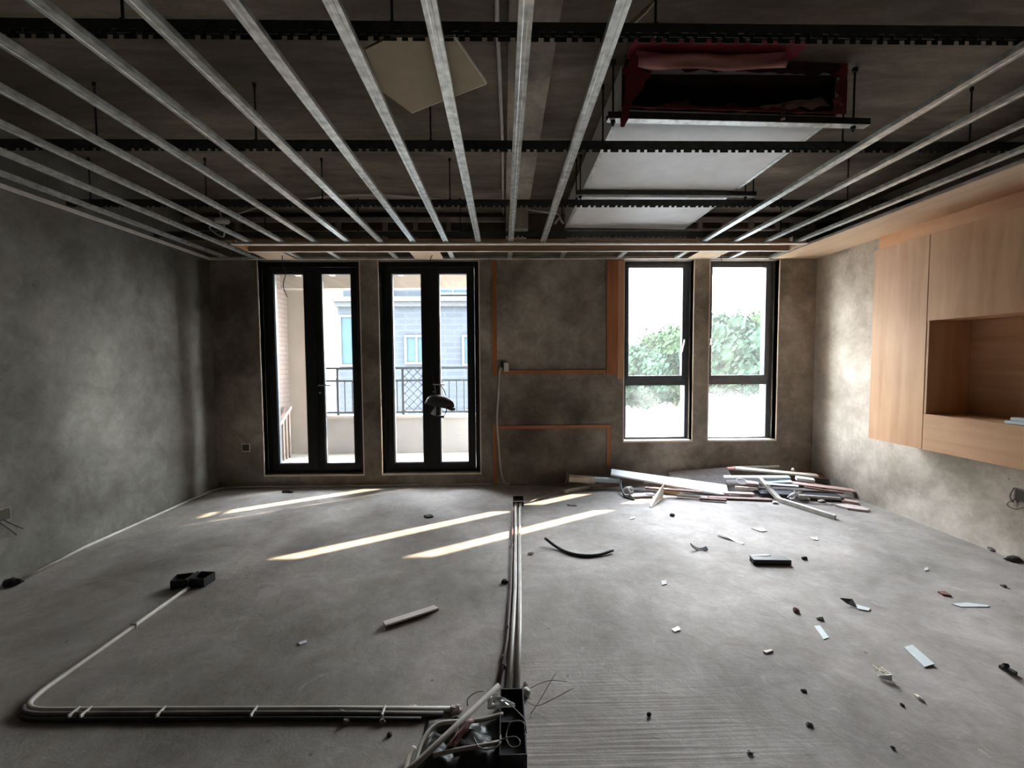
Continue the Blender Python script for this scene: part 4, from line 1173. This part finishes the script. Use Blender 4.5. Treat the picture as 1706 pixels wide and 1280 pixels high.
plank('grey_sheet', (1.964, 4.620, 0.059), (2.379, 4.620, 0.093), 0.12, 0.008, 'stone', 'darker grey sheet under the thin grey one', 'sheet', R(-30))
plank('wood_stick', (2.159, 4.800, 0.120), (2.516, 4.800, 0.189), 0.016, 0.02, 'grey_wood', 'thin grey stick rising to the top of the pile', 'stick')
plank('wood_stick', (2.500, 4.770, 0.190), (3.022, 4.800, 0.190), 0.016, 0.02, 'cream', 'thin pale stick on the very top of the pile', 'stick')
plank('pink_plank', (2.399, 4.700, 0.195), (2.529, 4.700, 0.194), 0.05, 0.02, 'red_pale', 'red faced scrap at the top left of the pile', 'scrap')
plank('wood_plank', (2.462, 4.660, 0.210), (3.280, 4.560, 0.143), 0.05, 0.018, 'cream', 'long cream plank sloping to the right across the pile', 'plank', R(-15))
plank('wood_plank', (3.269, 4.700, 0.120), (3.601, 4.660, 0.081), 0.14, 0.016, 'brown_board', 'brown plank leaning on the right wall corner', 'plank', R(-12))
plank('blue_board', (2.286, 4.550, 0.138), (2.942, 4.500, 0.143), 0.05, 0.028, 'blue_board', 'long pale blue white board in the middle of the pile', 'board', R(-15))
plank('blue_board', (2.991, 4.470, 0.145), (3.151, 4.430, 0.129), 0.05, 0.034, 'white_board', 'short white board touching the long pale blue one', 'board', R(-15))
plank('white_board', (2.599, 4.500, 0.110), (2.936, 4.460, 0.123), 0.07, 0.012, 'blue_board', 'thin bluish sheet under the long pale blue board', 'sheet', R(-20))
plank('pink_plank', (2.915, 4.400, 0.115), (3.505, 4.260, 0.063), 0.07, 0.013, 'pink_board', 'pinkish plank sloping down towards the right wall', 'plank', R(-8))
plank('pink_plank', (2.465, 4.450, 0.113), (2.577, 4.430, 0.104), 0.06, 0.018, 'pink_board', 'short pink end left of the leaning grey stud', 'offcut', R(-10))
plank('dark_board', (2.558, 4.404, 0.026), (3.251, 4.215, 0.026), 0.2, 0.036, 'dark_board', 'black board at the bottom of the pile', 'board')
plank('dark_board', (2.749, 4.540, 0.072), (3.235, 4.408, 0.072), 0.11, 0.024, 'dark_board', 'second black board higher in the pile', 'board', 0)
plank('pink_plank', (2.199, 4.384, 0.030), (2.475, 4.332, 0.030), 0.07, 0.014, 'pink_board', 'pink faced plank near the middle foot of the pile', 'plank')
plank('brown_plank', (2.005, 4.292, 0.012), (2.572, 4.193, 0.012), 0.06, 0.018, 'brown_board', 'dark brown plank along the foot of the pile', 'plank')
plank('brown_plank', (3.216, 4.139, 0.015), (3.317, 4.063, 0.015), 0.06, 0.022, 'pink_board', 'reddish plank end at the right foot of the pile', 'plank')
plank('grey_stud', (2.612, 4.460, 0.145), (2.641, 4.183, 0.020), 0.045, 0.03, 'grey_wood', 'weathered grey stud leaning down to the floor', 'stud')
plank('metal_stud', (2.630, 4.184, 0.020), (2.816, 3.685, 0.018), 0.05, 0.036, 'grey_wood', 'grey stud lying out from the pile over the floor', 'stud', R(4), 0.01)
plank('white_strip', (2.606, 4.354, 0.125), (2.875, 4.257, 0.125), 0.03, 0.008, 'white_board', 'narrow white strip lying on the second black board', 'strip', R(-15))
plank('wood_stick', (2.916, 4.231, 0.120), (3.192, 4.089, 0.100), 0.025, 0.015, 'brown_board', 'thin brown stick under the pinkish plank', 'stick')
plank('wood_stick', (2.812, 4.160, 0.060), (3.150, 4.069, 0.055), 0.03, 0.02, 'grey_wood', 'grey stick end on the lowest black board', 'stick')
plank('cream_stick', (2.345, 4.431, 0.070), (2.551, 4.393, 0.060), 0.03, 0.02, 'cream', 'cream stick end behind the leaning grey stud', 'stick')
plank('grey_sheet', (2.317, 4.560, 0.091), (2.623, 4.520, 0.079), 0.10, 0.006, 'pipe_dirty', 'small grey sheet left of the leaning stud', 'sheet', R(-30))
def bag(u, v):
    a = Vector((2.743, 4.161, 0.020)); b = Vector((2.924, 4.153, 0.020))
    p = a.lerp(b, u) + Vector((0, 0.07 * v, 0.07 * math.sin(v * 2.6) * math.sin(u * 3.1)))
    return p + Vector((wob(u * 2, v * 2, 0.02, 1), wob(u * 2, v * 2, 0.02, 2), abs(wob(u * 3, v * 3, 0.03, 3))))
MB().sheet(bag, 12, 10, 0.001).build('plastic_bag', 'film_clear', label='crumpled clear plastic bag in the pile above the lying stud', cat='bag', group='demolition scraps piled by the back wall')
def loopy(u, v):
    a = u * 2 * math.pi
    return Vector((2.427, 4.460, 0.117)) + Vector((0.05 * math.cos(a) - 0.02 * math.sin(a), 0.01 * v, 0.028 * math.sin(a) + 0.012 * v))
MB().sheet(loopy, 14, 2, 0.002).build('tape_loop', 'white_board', label='white curled tape loop hanging in the pile', cat='tape', group='demolition scraps piled by the back wall')
MB().tube(arc([(1.233, 4.600, 0.105), (1.208, 4.550, 0.075), (1.194, 4.405, 0.030), (1.201, 4.344, 0.012), (1.236, 4.298, 0.008), (1.266, 4.258, 0.008)]), 0.009, 8).build('black_hose', 'black', label='short black hose curling from under the white board', cat='hose', group='demolition scraps piled by the back wall', smooth=True)
MB().blob((1.252, 4.418, 0.050), (0.05, 0.05, 0.045), 3, 0.5).build('plastic_scrap', 'film_clear', label='dark crumpled wrapper beside the black hose', cat='wrapper', group='demolition scraps piled by the back wall')
MB().slab([(1.455, 4.600, 0.071), (1.524, 4.600, 0.064), (1.505, 4.620, 0.097)], 0.006).build('paper_scrap', 'paper', label='small white triangle under the left half of the white board', cat='scrap')
MB().blob((2.560, 4.108, 0.010), (0.03, 0.02, 0.012), 6, 0.4).build('plaster_scrap', 'paper', label='white crumb at the foot of the leaning stud', cat='scrap')
MB().blob((3.024, 4.138, 0.012), (0.035, 0.02, 0.014), 9, 0.4).build('plaster_scrap', 'paper', label='white crumb right of the clear plastic bag', cat='scrap')
MB().slab([(3.057, 4.012, 0.012), (3.185, 4.024, 0.012), (3.279, 3.886, 0.012), (3.224, 3.840, 0.012), (3.095, 3.909, 0.012)], 0.018).build('board_offcut', 'stone_pink', label='pale pointed board offcut alone right of the lying stud', cat='offcut')
MB().tube(arc([(0.719, 4.740, 0.230), (0.703, 4.720, 0.183), (0.681, 4.700, 0.117), (0.668, 4.700, 0.052)]), 0.006, 6).build('thin_hose', 'wire', label='grey hose end sticking up left of the cream block', cat='hose', smooth=True)
MB().blob((3.057, 4.620, 0.194), (0.018, 0.018, 0.02), 4, 0.3).build('plaster_scrap', 'cream', label='tiny cream lump on top of the long cream plank', cat='scrap')

# ------------------------------------------------------------------ scraps scattered over the floor
def lump(name, p, r_, mat, label, cat, seed=1, amp=0.5):
    return MB().blob((p[0], p[1], r_[2] * 0.55), r_, seed, amp).build(name, mat, label=label, cat=cat)
def flat(name, pts, mat, label, cat, t_=0.004, lift=0.0):
    return MB().slab([(p[0], p[1], t_ / 2 + 0.0008 + (lift if i in (1, 2) else 0)) for i, p in enumerate(pts)], t_).build(name, mat, label=label, cat=cat)
r = thing('wood_offcut', (-0.508, 2.350, 0.000), 'pinkish white stick with a maroon side on the left half of the floor', 'stick')
MB().bar((-0.618, 2.234, 0.022), (-0.374, 2.383, 0.022), 0.042, 0.010, cut=0.006).build('pale_face', 'pale_pink', r, bevel=0.001)
MB().bar((-0.620, 2.252, 0.008), (-0.377, 2.401, 0.008), 0.040, 0.015, cut=0.006).build('maroon_side', 'pipe_red', r, bevel=0.001)
MB().tube(arc([(0.302, 3.256, 0.045), (0.380, 3.163, 0.015), (0.461, 3.068, 0.011), (0.559, 3.026, 0.011), (0.667, 3.041, 0.011), (0.768, 3.091, 0.018)]), 0.0105, 10).build('hose_offcut', 'black', label='curved black hose offcut near the sunlit streak', cat='hose', smooth=True)
m = MB(); m.bar((1.653, 2.898, 0.018), (1.894, 2.881, 0.018), 0.06, 0.035, cut=0.004); m.build('black_block', 'black', label='black rectangular block on the floor in the right half', cat='block', bevel=0.004)
flat('paper_scrap', [(1.696, 3.011, 0.000), (1.824, 3.022, 0.000), (1.846, 3.001, 0.000), (1.714, 2.992, 0.000)], 'paper', 'white flake just behind the black rectangular block', 'scrap')
def curl(u, v):
    a = Vector((1.339, 3.104, 0.030)); b = Vector((1.450, 3.091, 0.012))
    p = a.lerp(b, u)
    return p + Vector((0, 0.03 * v, -0.024 * math.sin(u * 3.1) + 0.012 * v))
MB().sheet(curl, 8, 3, 0.006).build('rubber_scrap', 'black', label='curled black rubber scrap left of the black block', cat='scrap')
def curl2(u, v):
    a = Vector((1.650, 3.372, 0.012)); b = Vector((1.754, 3.189, 0.006))
    return a.lerp(b, u) + Vector((0.02 * v, 0.03 * v * (1 - 0.4 * u), 0.008 * math.sin(u * 6 + v)))
MB().sheet(curl2, 10, 2, 0.003).build('paper_strip', 'paper', label='twisted white strip behind the black rectangular block', cat='strip')
flat('paper_scrap', [(1.992, 3.503, 0.000), (2.033, 3.489, 0.000), (2.075, 3.494, 0.000), (2.080, 3.436, 0.000), (2.026, 3.426, 0.000), (2.004, 3.464, 0.000)], 'paper', 'white scrap nearest the debris pile in the right half', 'scrap', 0.006, 0.006)
flat('paper_scrap', [(2.323, 3.307, 0.000), (2.352, 3.289, 0.000), (2.383, 3.293, 0.000), (2.355, 3.249, 0.000), (2.327, 3.261, 0.000)], 'paper', 'pale scrap right of the twisted white strip', 'scrap', 0.004, 0.006)
lump('pebble', (2.042, 2.943, 0.000), (0.02, 0.014, 0.012), 'stone_dark', 'black pebble right of the black rectangular block', 'pebble', 3)
r = thing('torn_scrap', (1.947, 2.387, 0.000), 'torn black and white scrap in the right half of the floor', 'scrap')
MB().slab([(1.868, 2.391, 0.030), (1.939, 2.394, 0.020), (1.926, 2.344, 0.004), (1.891, 2.367, 0.012)], 0.005).build('black_piece', 'black', r)
MB().slab([(1.922, 2.380, 0.004), (1.945, 2.367, 0.004), (1.988, 2.330, 0.004), (1.960, 2.307, 0.004), (1.919, 2.326, 0.004)], 0.003).build('white_piece', 'tape', r)
lump('pebble', (1.572, 2.320, 0.000), (0.016, 0.016, 0.014), 'red_chip', 'reddish pebble left of the torn black and white scrap', 'pebble', 5)
lump('plaster_crumb', (1.649, 2.245, 0.000), (0.017, 0.012, 0.010), 'paper', 'white plaster crumb above the shorter tape strip', 'crumb', 6)
flat('tape_strip', [(1.574, 2.183, 0.000), (1.608, 2.188, 0.000), (1.582, 2.089, 0.000), (1.546, 2.076, 0.000)], 'tape', 'shorter pale tape strip below the white plaster crumb', 'tape', 0.002)
flat('tape_strip', [(1.876, 2.002, 0.000), (1.924, 2.010, 0.000), (1.900, 1.877, 0.000), (1.845, 1.867, 0.000)], 'tape', 'longer pale tape strip in the right foreground', 'tape', 0.004, 0.006)
flat('tape_strip', [(2.476, 2.364, 0.000), (2.568, 2.373, 0.000), (2.660, 2.340, 0.000), (2.641, 2.328, -0.000), (2.492, 2.333, 0.000)], 'tape', 'thin pale strip near the right wall', 'tape', 0.003)
flat('red_chip', [(2.515, 2.485, 0.000), (2.559, 2.483, 0.000), (2.548, 2.437, 0.000), (2.510, 2.452, 0.000)], 'red_chip', 'red brown chip left of the thin pale strip', 'chip', 0.010)
r = thing('rubber_scrap', (2.197, 1.849, 0.000), 'black angular scrap at the right edge of the floor', 'scrap')
MB().bar((2.177, 1.858, 0.008), (2.186, 1.808, 0.008), 0.022, 0.014).build('long_piece', 'black', r)
MB().bar((2.172, 1.842, 0.014), (2.167, 1.827, 0.035), 0.018, 0.012).build('upright_piece', 'black', r)
r = thing('crumpled_wrapper', (1.615, 1.825, 0.000), 'crumpled white and tan wrapper in the right foreground', 'wrapper')
def cw(u, v):
    a = Vector((1.593, 1.849, 0.010)); b = Vector((1.637, 1.803, 0.010))
    return a.lerp(b, u) + Vector((0.01 * v, 0.04 * v - 0.02, 0.014 * abs(math.sin(u * 5 + v * 2)) + 0.004))
MB().sheet(cw, 8, 4, 0.002).build('tan_side', 'cream', r)
MB().slab([(1.585, 1.809, 0.012), (1.630, 1.790, 0.030), (1.628, 1.786, 0.004), (1.598, 1.799, 0.006)], 0.003).build('white_side', 'white_board', r)
flat('paper_flake', [(0.961, 2.670, 0.000), (0.997, 2.677, 0.000), (0.984, 2.632, 0.000), (0.950, 2.619, 0.000)], 'paper', 'little white flake in the middle of the right half', 'flake')
flat('paper_flake', [(0.840, 2.175, 0.000), (0.884, 2.199, 0.000), (0.884, 2.169, -0.000), (0.848, 2.155, 0.000)], 'tape', 'little pale flake right of the thin wires', 'flake')
flat('paper_flake', [(1.199, 1.992, 0.000), (1.243, 2.004, 0.000), (1.249, 1.995, 0.000), (1.208, 1.979, -0.000)], 'cream', 'little cream flake left of the shorter tape strip', 'flake', 0.006)
flat('paper_flake', [(-1.004, 2.124, 0.000), (-0.974, 2.142, 0.000), (-0.960, 2.122, 0.000), (-0.987, 2.105, 0.000)], 'white_board', 'white flake alone on the left half of the floor', 'flake', 0.004)
flat('paper_flake', [(2.718, 2.779, 0.000), (2.757, 2.795, 0.000), (2.722, 2.754, 0.000), (2.691, 2.747, 0.000)], 'paper', 'small pale flake close to the right wall', 'flake')
flat('dark_scrap', [(-0.708, 3.885, 0.000), (-0.650, 3.913, 0.000), (-0.621, 3.866, 0.000), (-0.669, 3.838, 0.000)], 'stone_dark', 'dark scrap left of the sunlit streaks', 'scrap', 0.012)
flat('dark_scrap', [(0.597, 4.163, 0.000), (0.682, 4.160, -0.000), (0.679, 4.108, 0.000), (0.609, 4.128, 0.000)], 'stone', 'grey splinter between the two sunlit streaks', 'splinter', 0.006)
lump('pebble', (1.468, 3.817, 0.000), (0.022, 0.02, 0.016), 'stone_dark', 'round black pebble in front of the debris pile', 'pebble', 8, 0.2)
lump('pebble', (0.051, 3.220, 0.000), (0.016, 0.022, 0.016), 'stone_pink', 'pink pebble beside the conduit pair near the sunlit streaks', 'pebble', 9)
lump('pebble', (0.000, 2.679, 0.000), (0.022, 0.014, 0.016), 'stone_dark', 'dark stone left of the conduit pair halfway along', 'stone', 10)
lump('pebble', (0.184, 3.083, 0.000), (0.02, 0.016, 0.012), 'stone_pink', 'pale crumb right of the conduit pair', 'crumb', 11)
lump('rubble', (-0.011, 1.925, 0.000), (0.0150, 0.0122, 0.0122), 'stone', 'grey rubble lump against the conduit pair near its box', 'rubble', 12)
lump('rubble', (-0.011, 1.981, 0.000), (0.0095, 0.0163, 0.0122), 'stone_pink', 'pinkish rubble lump against the conduit pair above the grey one', 'rubble', 13)
lump('rubble', (0.014, 2.210, 0.000), (0.012, 0.018, 0.014), 'stone', 'small rubble lump beside the left conduit of the pair', 'rubble', 14)
lump('rubble', (0.085, 1.808, 0.000), (0.0111, 0.0102, 0.0111), 'stone_pink', 'pink white lump right of the conduit pair at its box', 'rubble', 15, 0.3)
lump('rubble', (0.082, 1.757, 0.000), (0.022, 0.018, 0.02), 'paper', 'white lump right of the conduit pair, nearest the box', 'rubble', 16, 0.3)
lump('rubble', (-0.364, 1.697, 0.000), (0.0231, 0.0109, 0.0095), 'stone_pink', 'flat pale lump behind the bent conduit', 'rubble', 17)
lump('rubble', (-0.197, 1.677, 0.000), (0.0272, 0.0204, 0.0163), 'stone_pink', 'large pale rubble lump where the bent conduit meets the black sheet', 'rubble', 18)
lump('rubble', (-0.603, 1.630, 0.000), (0.0150, 0.0122, 0.0122), 'stone', 'grey stone in front of the bent conduit, left one of two', 'stone', 19)
lump('rubble', (-0.465, 1.627, 0.000), (0.0136, 0.0109, 0.0109), 'stone', 'grey stone in front of the bent conduit, right one of two', 'stone', 20)
lump('rubble', (-0.633, 1.671, 0.000), (0.0204, 0.0109, 0.0136), 'stone', 'rounded stone sitting on the rim of the bent conduit', 'stone', 21)
lump('pebble', (-0.424, 1.571, 0.000), (0.009, 0.009, 0.008), 'stone_dark', 'tiny dark pebble left of the curved white hose', 'pebble', 22)
lump('pebble', (0.548, 1.636, 0.000), (0.0082, 0.0068, 0.0095), 'stone_dark', 'dark pebble in the middle foreground', 'pebble', 23)
lump('pebble', (1.223, 1.745, 0.000), (0.0109, 0.0068, 0.0054), 'stone_dark', 'flat dark pebble below the cream flake', 'pebble', 24)
lump('pebble', (1.556, 1.659, 0.000), (0.0068, 0.0082, 0.0054), 'stone_dark', 'dark pebble below the crumpled wrapper', 'pebble', 25)
lump('pebble', (1.656, 1.693, 0.000), (0.008, 0.02, 0.008), 'cream', 'cream sliver below the longer tape strip', 'sliver', 26)
lump('pebble', (0.844, 1.463, 0.000), (0.0095, 0.0075, 0.0054), 'stone', 'grey pebble at the bottom of the floor in view', 'pebble', 27)
lump('pebble', (1.130, 1.575, 0.000), (0.0122, 0.0095, 0.0068), 'stone', 'dusty pebble right of the ridged floor', 'pebble', 28)
lump('pebble', (1.351, 1.470, 0.000), (0.0068, 0.0061, 0.0054), 'stone_dark', 'dark pebble at the bottom right of the floor', 'pebble', 29)
lump('pebble', (2.969, 2.539, 0.000), (0.016, 0.014, 0.010), 'stone', 'brown grey pebble by the right wall', 'pebble', 30)
lump('rubble', (-3.034, 2.755, 0.000), (0.05, 0.03, 0.03), 'stone_dark', 'dark rubble at the end of the conduit by the left wall', 'rubble', 31)
lump('rubble', (3.455, 3.029, 0.000), (0.03, 0.03, 0.02), 'stone', 'grey rubble at the foot of the right wall', 'rubble', 32)
lump('rubble', (3.420, 2.869, 0.000), (0.05, 0.04, 0.02), 'stone_dark', 'dark rubble at the foot of the right wall, nearer the viewer', 'rubble', 33)
lump('rubble', (-2.264, 4.670, 0.000), (0.06, 0.02, 0.014), 'stone_dark', 'dark crumbs on the floor before the left balcony door', 'rubble', 34)

# ------------------------------------------------------------------ balcony
BX0, BX1, BYW = -3.28, 0.90, 6.9
MB().box(BX0 - 0.25, BX1, YB + 0.331, BYW + 0.16, -0.25, -0.05).build('balcony_floor', 'balcony_pale', kind='structure', label='pale balcony floor outside the doors', cat='floor')
r = thing('balcony_soffit', (-1.0, 5.9, 2.66), 'beige balcony ceiling with thin battens outside the doors', 'ceiling', kind='structure')
MB().box(BX0 - 0.25, BX1, YB + 0.331, BYW + 0.02, 2.66, 2.86).build('soffit_slab', 'soffit', r)
for k in range(9):
    x = -3.0 + 0.5 * k
    MB().box(x - 0.03, x + 0.03, YB + 0.34, BYW - 0.17, 2.63, 2.66).build('batten', 'batten', r)
MB().box(BX0 - 0.25, BX1, BYW - 0.16, BYW + 0.02, 2.46, 2.66).build('edge_beam', 'balcony_pale', r)
MB().box(BX0 - 0.25, BX0, YB + 0.331, BYW + 0.02, -0.05, 2.65).build('balcony_side_wall', 'brick', kind='structure', label='beige brick side wall of the balcony', cat='wall')
MB().box(BX0 - 0.25, -2.80, BYW + 0.021, BYW + 0.25, -0.05, 2.86).build('balcony_column', 'balcony_pale', kind='structure', label='pale rendered column at the balcony corner', cat='column')
MB().box(0.50, 1.55, BYW + 0.18, BYW + 0.6, -0.05, 2.86).build('balcony_column', 'balcony_pale', kind='structure', label='unseen column added at the right end of the balcony to block the sun', cat='column')  # out of view, added to keep sun off the left balcony door
r = thing('balcony_parapet', (-0.7, BYW, -0.05), 'low pale balcony parapet under the railing', 'parapet', kind='structure')
MB().box(-2.79, BX1, BYW, BYW + 0.14, -0.049, 0.50).build('parapet_wall', 'balcony', r)
MB().box(-2.79, BX1, BYW - 0.03, BYW + 0.17, 0.501, 0.54).build('parapet_cap', 'balcony_pale', r)
r = thing('balcony_railing', (-0.7, BYW + 0.06, 0.54), 'grey metal balcony railing with a diamond lattice panel', 'railing')
yr = BYW + 0.06
MB().box(-2.78, BX1, yr - 0.03, yr + 0.03, 1.25, 1.285).build('top_rail', 'rail', r)
MB().box(-2.78, BX1, yr - 0.015, yr + 0.015, 1.06, 1.09).build('middle_rail', 'rail', r)
MB().box(-2.78, BX1, yr - 0.015, yr + 0.015, 0.57, 0.60).build('bottom_rail', 'rail', r)
for x in (-2.56, -1.555, -1.235, -0.16, 0.14, 0.8): MB().box(x - 0.018, x + 0.018, yr - 0.018, yr + 0.018, 0.541, 1.25).build('post', 'rail', r)
x = -2.45
while x < 0.8:
    if not (-1.57 < x < -1.22 or -0.2 < x < 0.17): MB().box(x - 0.008, x + 0.008, yr - 0.008, yr + 0.008, 0.60, 1.06).build('baluster', 'rail', r)
    x += 0.115
for p0, p1 in ((-1.537, -1.253), (-0.142, 0.122)):
    z0_, z1_ = 0.60, 1.25
    w_ = p1 - p0
    for sgn in (1, -1):
        for k in range(-2, 6):
            # diagonal of slope 1 clipped to the panel
            za, zb_ = z0_ + k * 0.132, z0_ + k * 0.132 + w_
            xa, xb = (p0, p1) if sgn > 0 else (p1, p0)
            A, Bq = Vector((xa, yr, za)), Vector((xb, yr, zb_))
            if za >= z1_ or zb_ <= z0_: continue
            if za < z0_: A = A.lerp(Bq, (z0_ - za) / (zb_ - za))
            if zb_ > z1_: Bq = A.lerp(Bq, (z1_ - A.z) / (Bq.z - A.z))
            if (Bq - A).length > 0.03: MB().bar(A, Bq, 0.010, 0.010).build('lattice_bar', 'rail', r)
r = thing('stair_handrail', (-3.15, 6.0, -0.05), 'pinkish sloping handrail with balusters by the balcony brick wall', 'handrail')
ha, hb = Vector((-3.18, 6.70, 0.70)), Vector((-3.18, 5.95, 0.24))
MB().bar(ha, hb, 0.05, 0.05).build('hand_rail', 'rail_brown', r)
for k in range(8):
    p = ha.lerp(hb, 0.06 + k * 0.125)
    MB().box(p.x - 0.012, p.x + 0.012, p.y - 0.012, p.y + 0.012, -0.0495, p.z - 0.024).build('baluster', 'rail_brown', r)

# ------------------------------------------------------------------ neighbouring building
r = thing('opposite_building', (-2.0, 14.5, -6), 'blue grey brick house opposite the balcony with white window frames', 'building')
FY = 14.0
wins = [(-5.08 + 0.10, -4.25, 1.30, 2.75), (-2.98, -2.38, 1.36, 2.12), (-1.20, -0.50, 1.30, 2.12), (-5.0, -4.3, -1.5, -0.4), (-2.98, -2.38, -1.5, -0.2), (-1.2, -0.5, -1.5, -0.2), (0.3, 1.0, 1.3, 2.12)]
upw = [(-2.05, -1.05, 3.52, 4.3), (-4.6, -3.5, 3.55, 4.3)]
MB().box(-5.10, 1.6, FY, FY + 6, -6, 3.20).build('lower_wall', 'facade', r)
MB().box(-5.2, 1.7, FY - 0.30, FY + 6, 3.20, 3.34).build('cornice', 'facade_pale', r)
MB().box(-5.15, 1.65, FY - 0.16, FY + 6, 3.06, 3.20).build('cornice_step', 'facade_pale', r)
MB().box(-5.0, 1.6, FY + 0.2, FY + 6, 3.34, 5.6).build('upper_wall', 'facade', r)
MB().box(-5.4, 2.0, FY - 0.2, FY + 6.2, 5.6, 5.9).build('roof', 'facade_pale', r)
def fwin(a, b, c, d, y):
    m = MB()
    e = 0.07
    m.box(a - e, a, y - 0.08, y, c - e, d + e); m.box(b, b + e, y - 0.08, y, c - e, d + e)
    m.box(a, b, y - 0.08, y, c - e, c); m.box(a, b, y - 0.08, y, d, d + e)
    m.box((a + b) / 2 - 0.03, (a + b) / 2 + 0.03, y - 0.06, y, c, d)
    w = m.build('window', 'facade_frame', r)
    MB().box(a, b, y - 0.03, y - 0.002, c, d).build('pane', 'facade_glass', w)
for q in wins: fwin(q[0], q[1], q[2], q[3], FY)
for q in upw: fwin(q[0], q[1], q[2], q[3], FY + 0.2)

# ------------------------------------------------------------------ trees and ground outside the windows
MB().box(-80, 120, 7.5, 220, -6.4, -6.0).build('ground', 'ground', kind='structure', label='pale paved ground far below the windows', cat='ground')
def tree(x, y, ztop, rad, seed, mat, label):
    rnd = random.Random(seed)
    r = thing('leafy_tree', (x, y, -6), label, 'tree', 'trees outside the windows')
    zc = ztop - rad * 0.9
    MB().tube([(x, y, -6), (x + 0.1, y, zc - rad * 0.4), (x, y, zc)], [0.28, 0.2, 0.1], 8).build('trunk', 'trunk', r)
    vs_, fs_ = [], []
    cl = []
    for k in range(34):
        d = Vector((rnd.gauss(0, 1), rnd.gauss(0, 1), rnd.gauss(0, 1))).normalized()
        cl.append((Vector((x, y, zc)) + Vector((d.x * rad * 0.72, d.y * rad * 0.72, d.z * rad * 0.66)), rad * rnd.uniform(0.26, 0.42)))
    for c, cr in cl:
        for k in range(230):
            d = Vector((rnd.gauss(0, 1), rnd.gauss(0, 1), rnd.gauss(0, 1))).normalized()
            p = c + d * cr * rnd.uniform(0.68, 1.08)
            n_ = (d + Vector((rnd.uniform(-1, 1), rnd.uniform(-1, 1), rnd.uniform(-0.3, 1.0)))).normalized()
            u = n_.orthogonal().normalized()
            w = n_.cross(u)
            s_ = rnd.uniform(0.14, 0.25)
            b = len(vs_)
            vs_ += [p - u * s_, p + w * s_ * 0.45 + n_ * s_ * 0.1, p + u * s_, p - w * s_ * 0.45 + n_ * s_ * 0.1]
            fs_.append((b, b + 1, b + 2, b + 3))
    core = MB()
    for k, (c, cr) in enumerate(cl): core.blob(c, (cr * 0.68, cr * 0.68, cr * 0.68), seed + k, 0.4, False, 2)
    core.blob((x, y, zc), (rad * 0.7, rad * 0.7, rad * 0.6), seed, 0.3, False, 2)
    core.build('crown', mat, r)
    m = MB()
    m.v = [tuple(v) for v in vs_]
    m.f = fs_
    m.build('foliage', mat, r, kind='stuff')
tree(7.3, 24.5, 2.1, 1.8, 1, 'leaf', 'small rounded green tree, leftmost through the left window')
tree(11.8, 30.5, 3.6, 2.8, 2, 'leaf_b', 'green tree filling the right side of the left window')
tree(11.9, 24.0, 3.8, 2.4, 3, 'leaf', 'nearer green tree on the left of the right window')
tree(18.5, 31.5, 4.9, 3.4, 4, 'leaf_b', 'tallest green tree on the right of the right window')
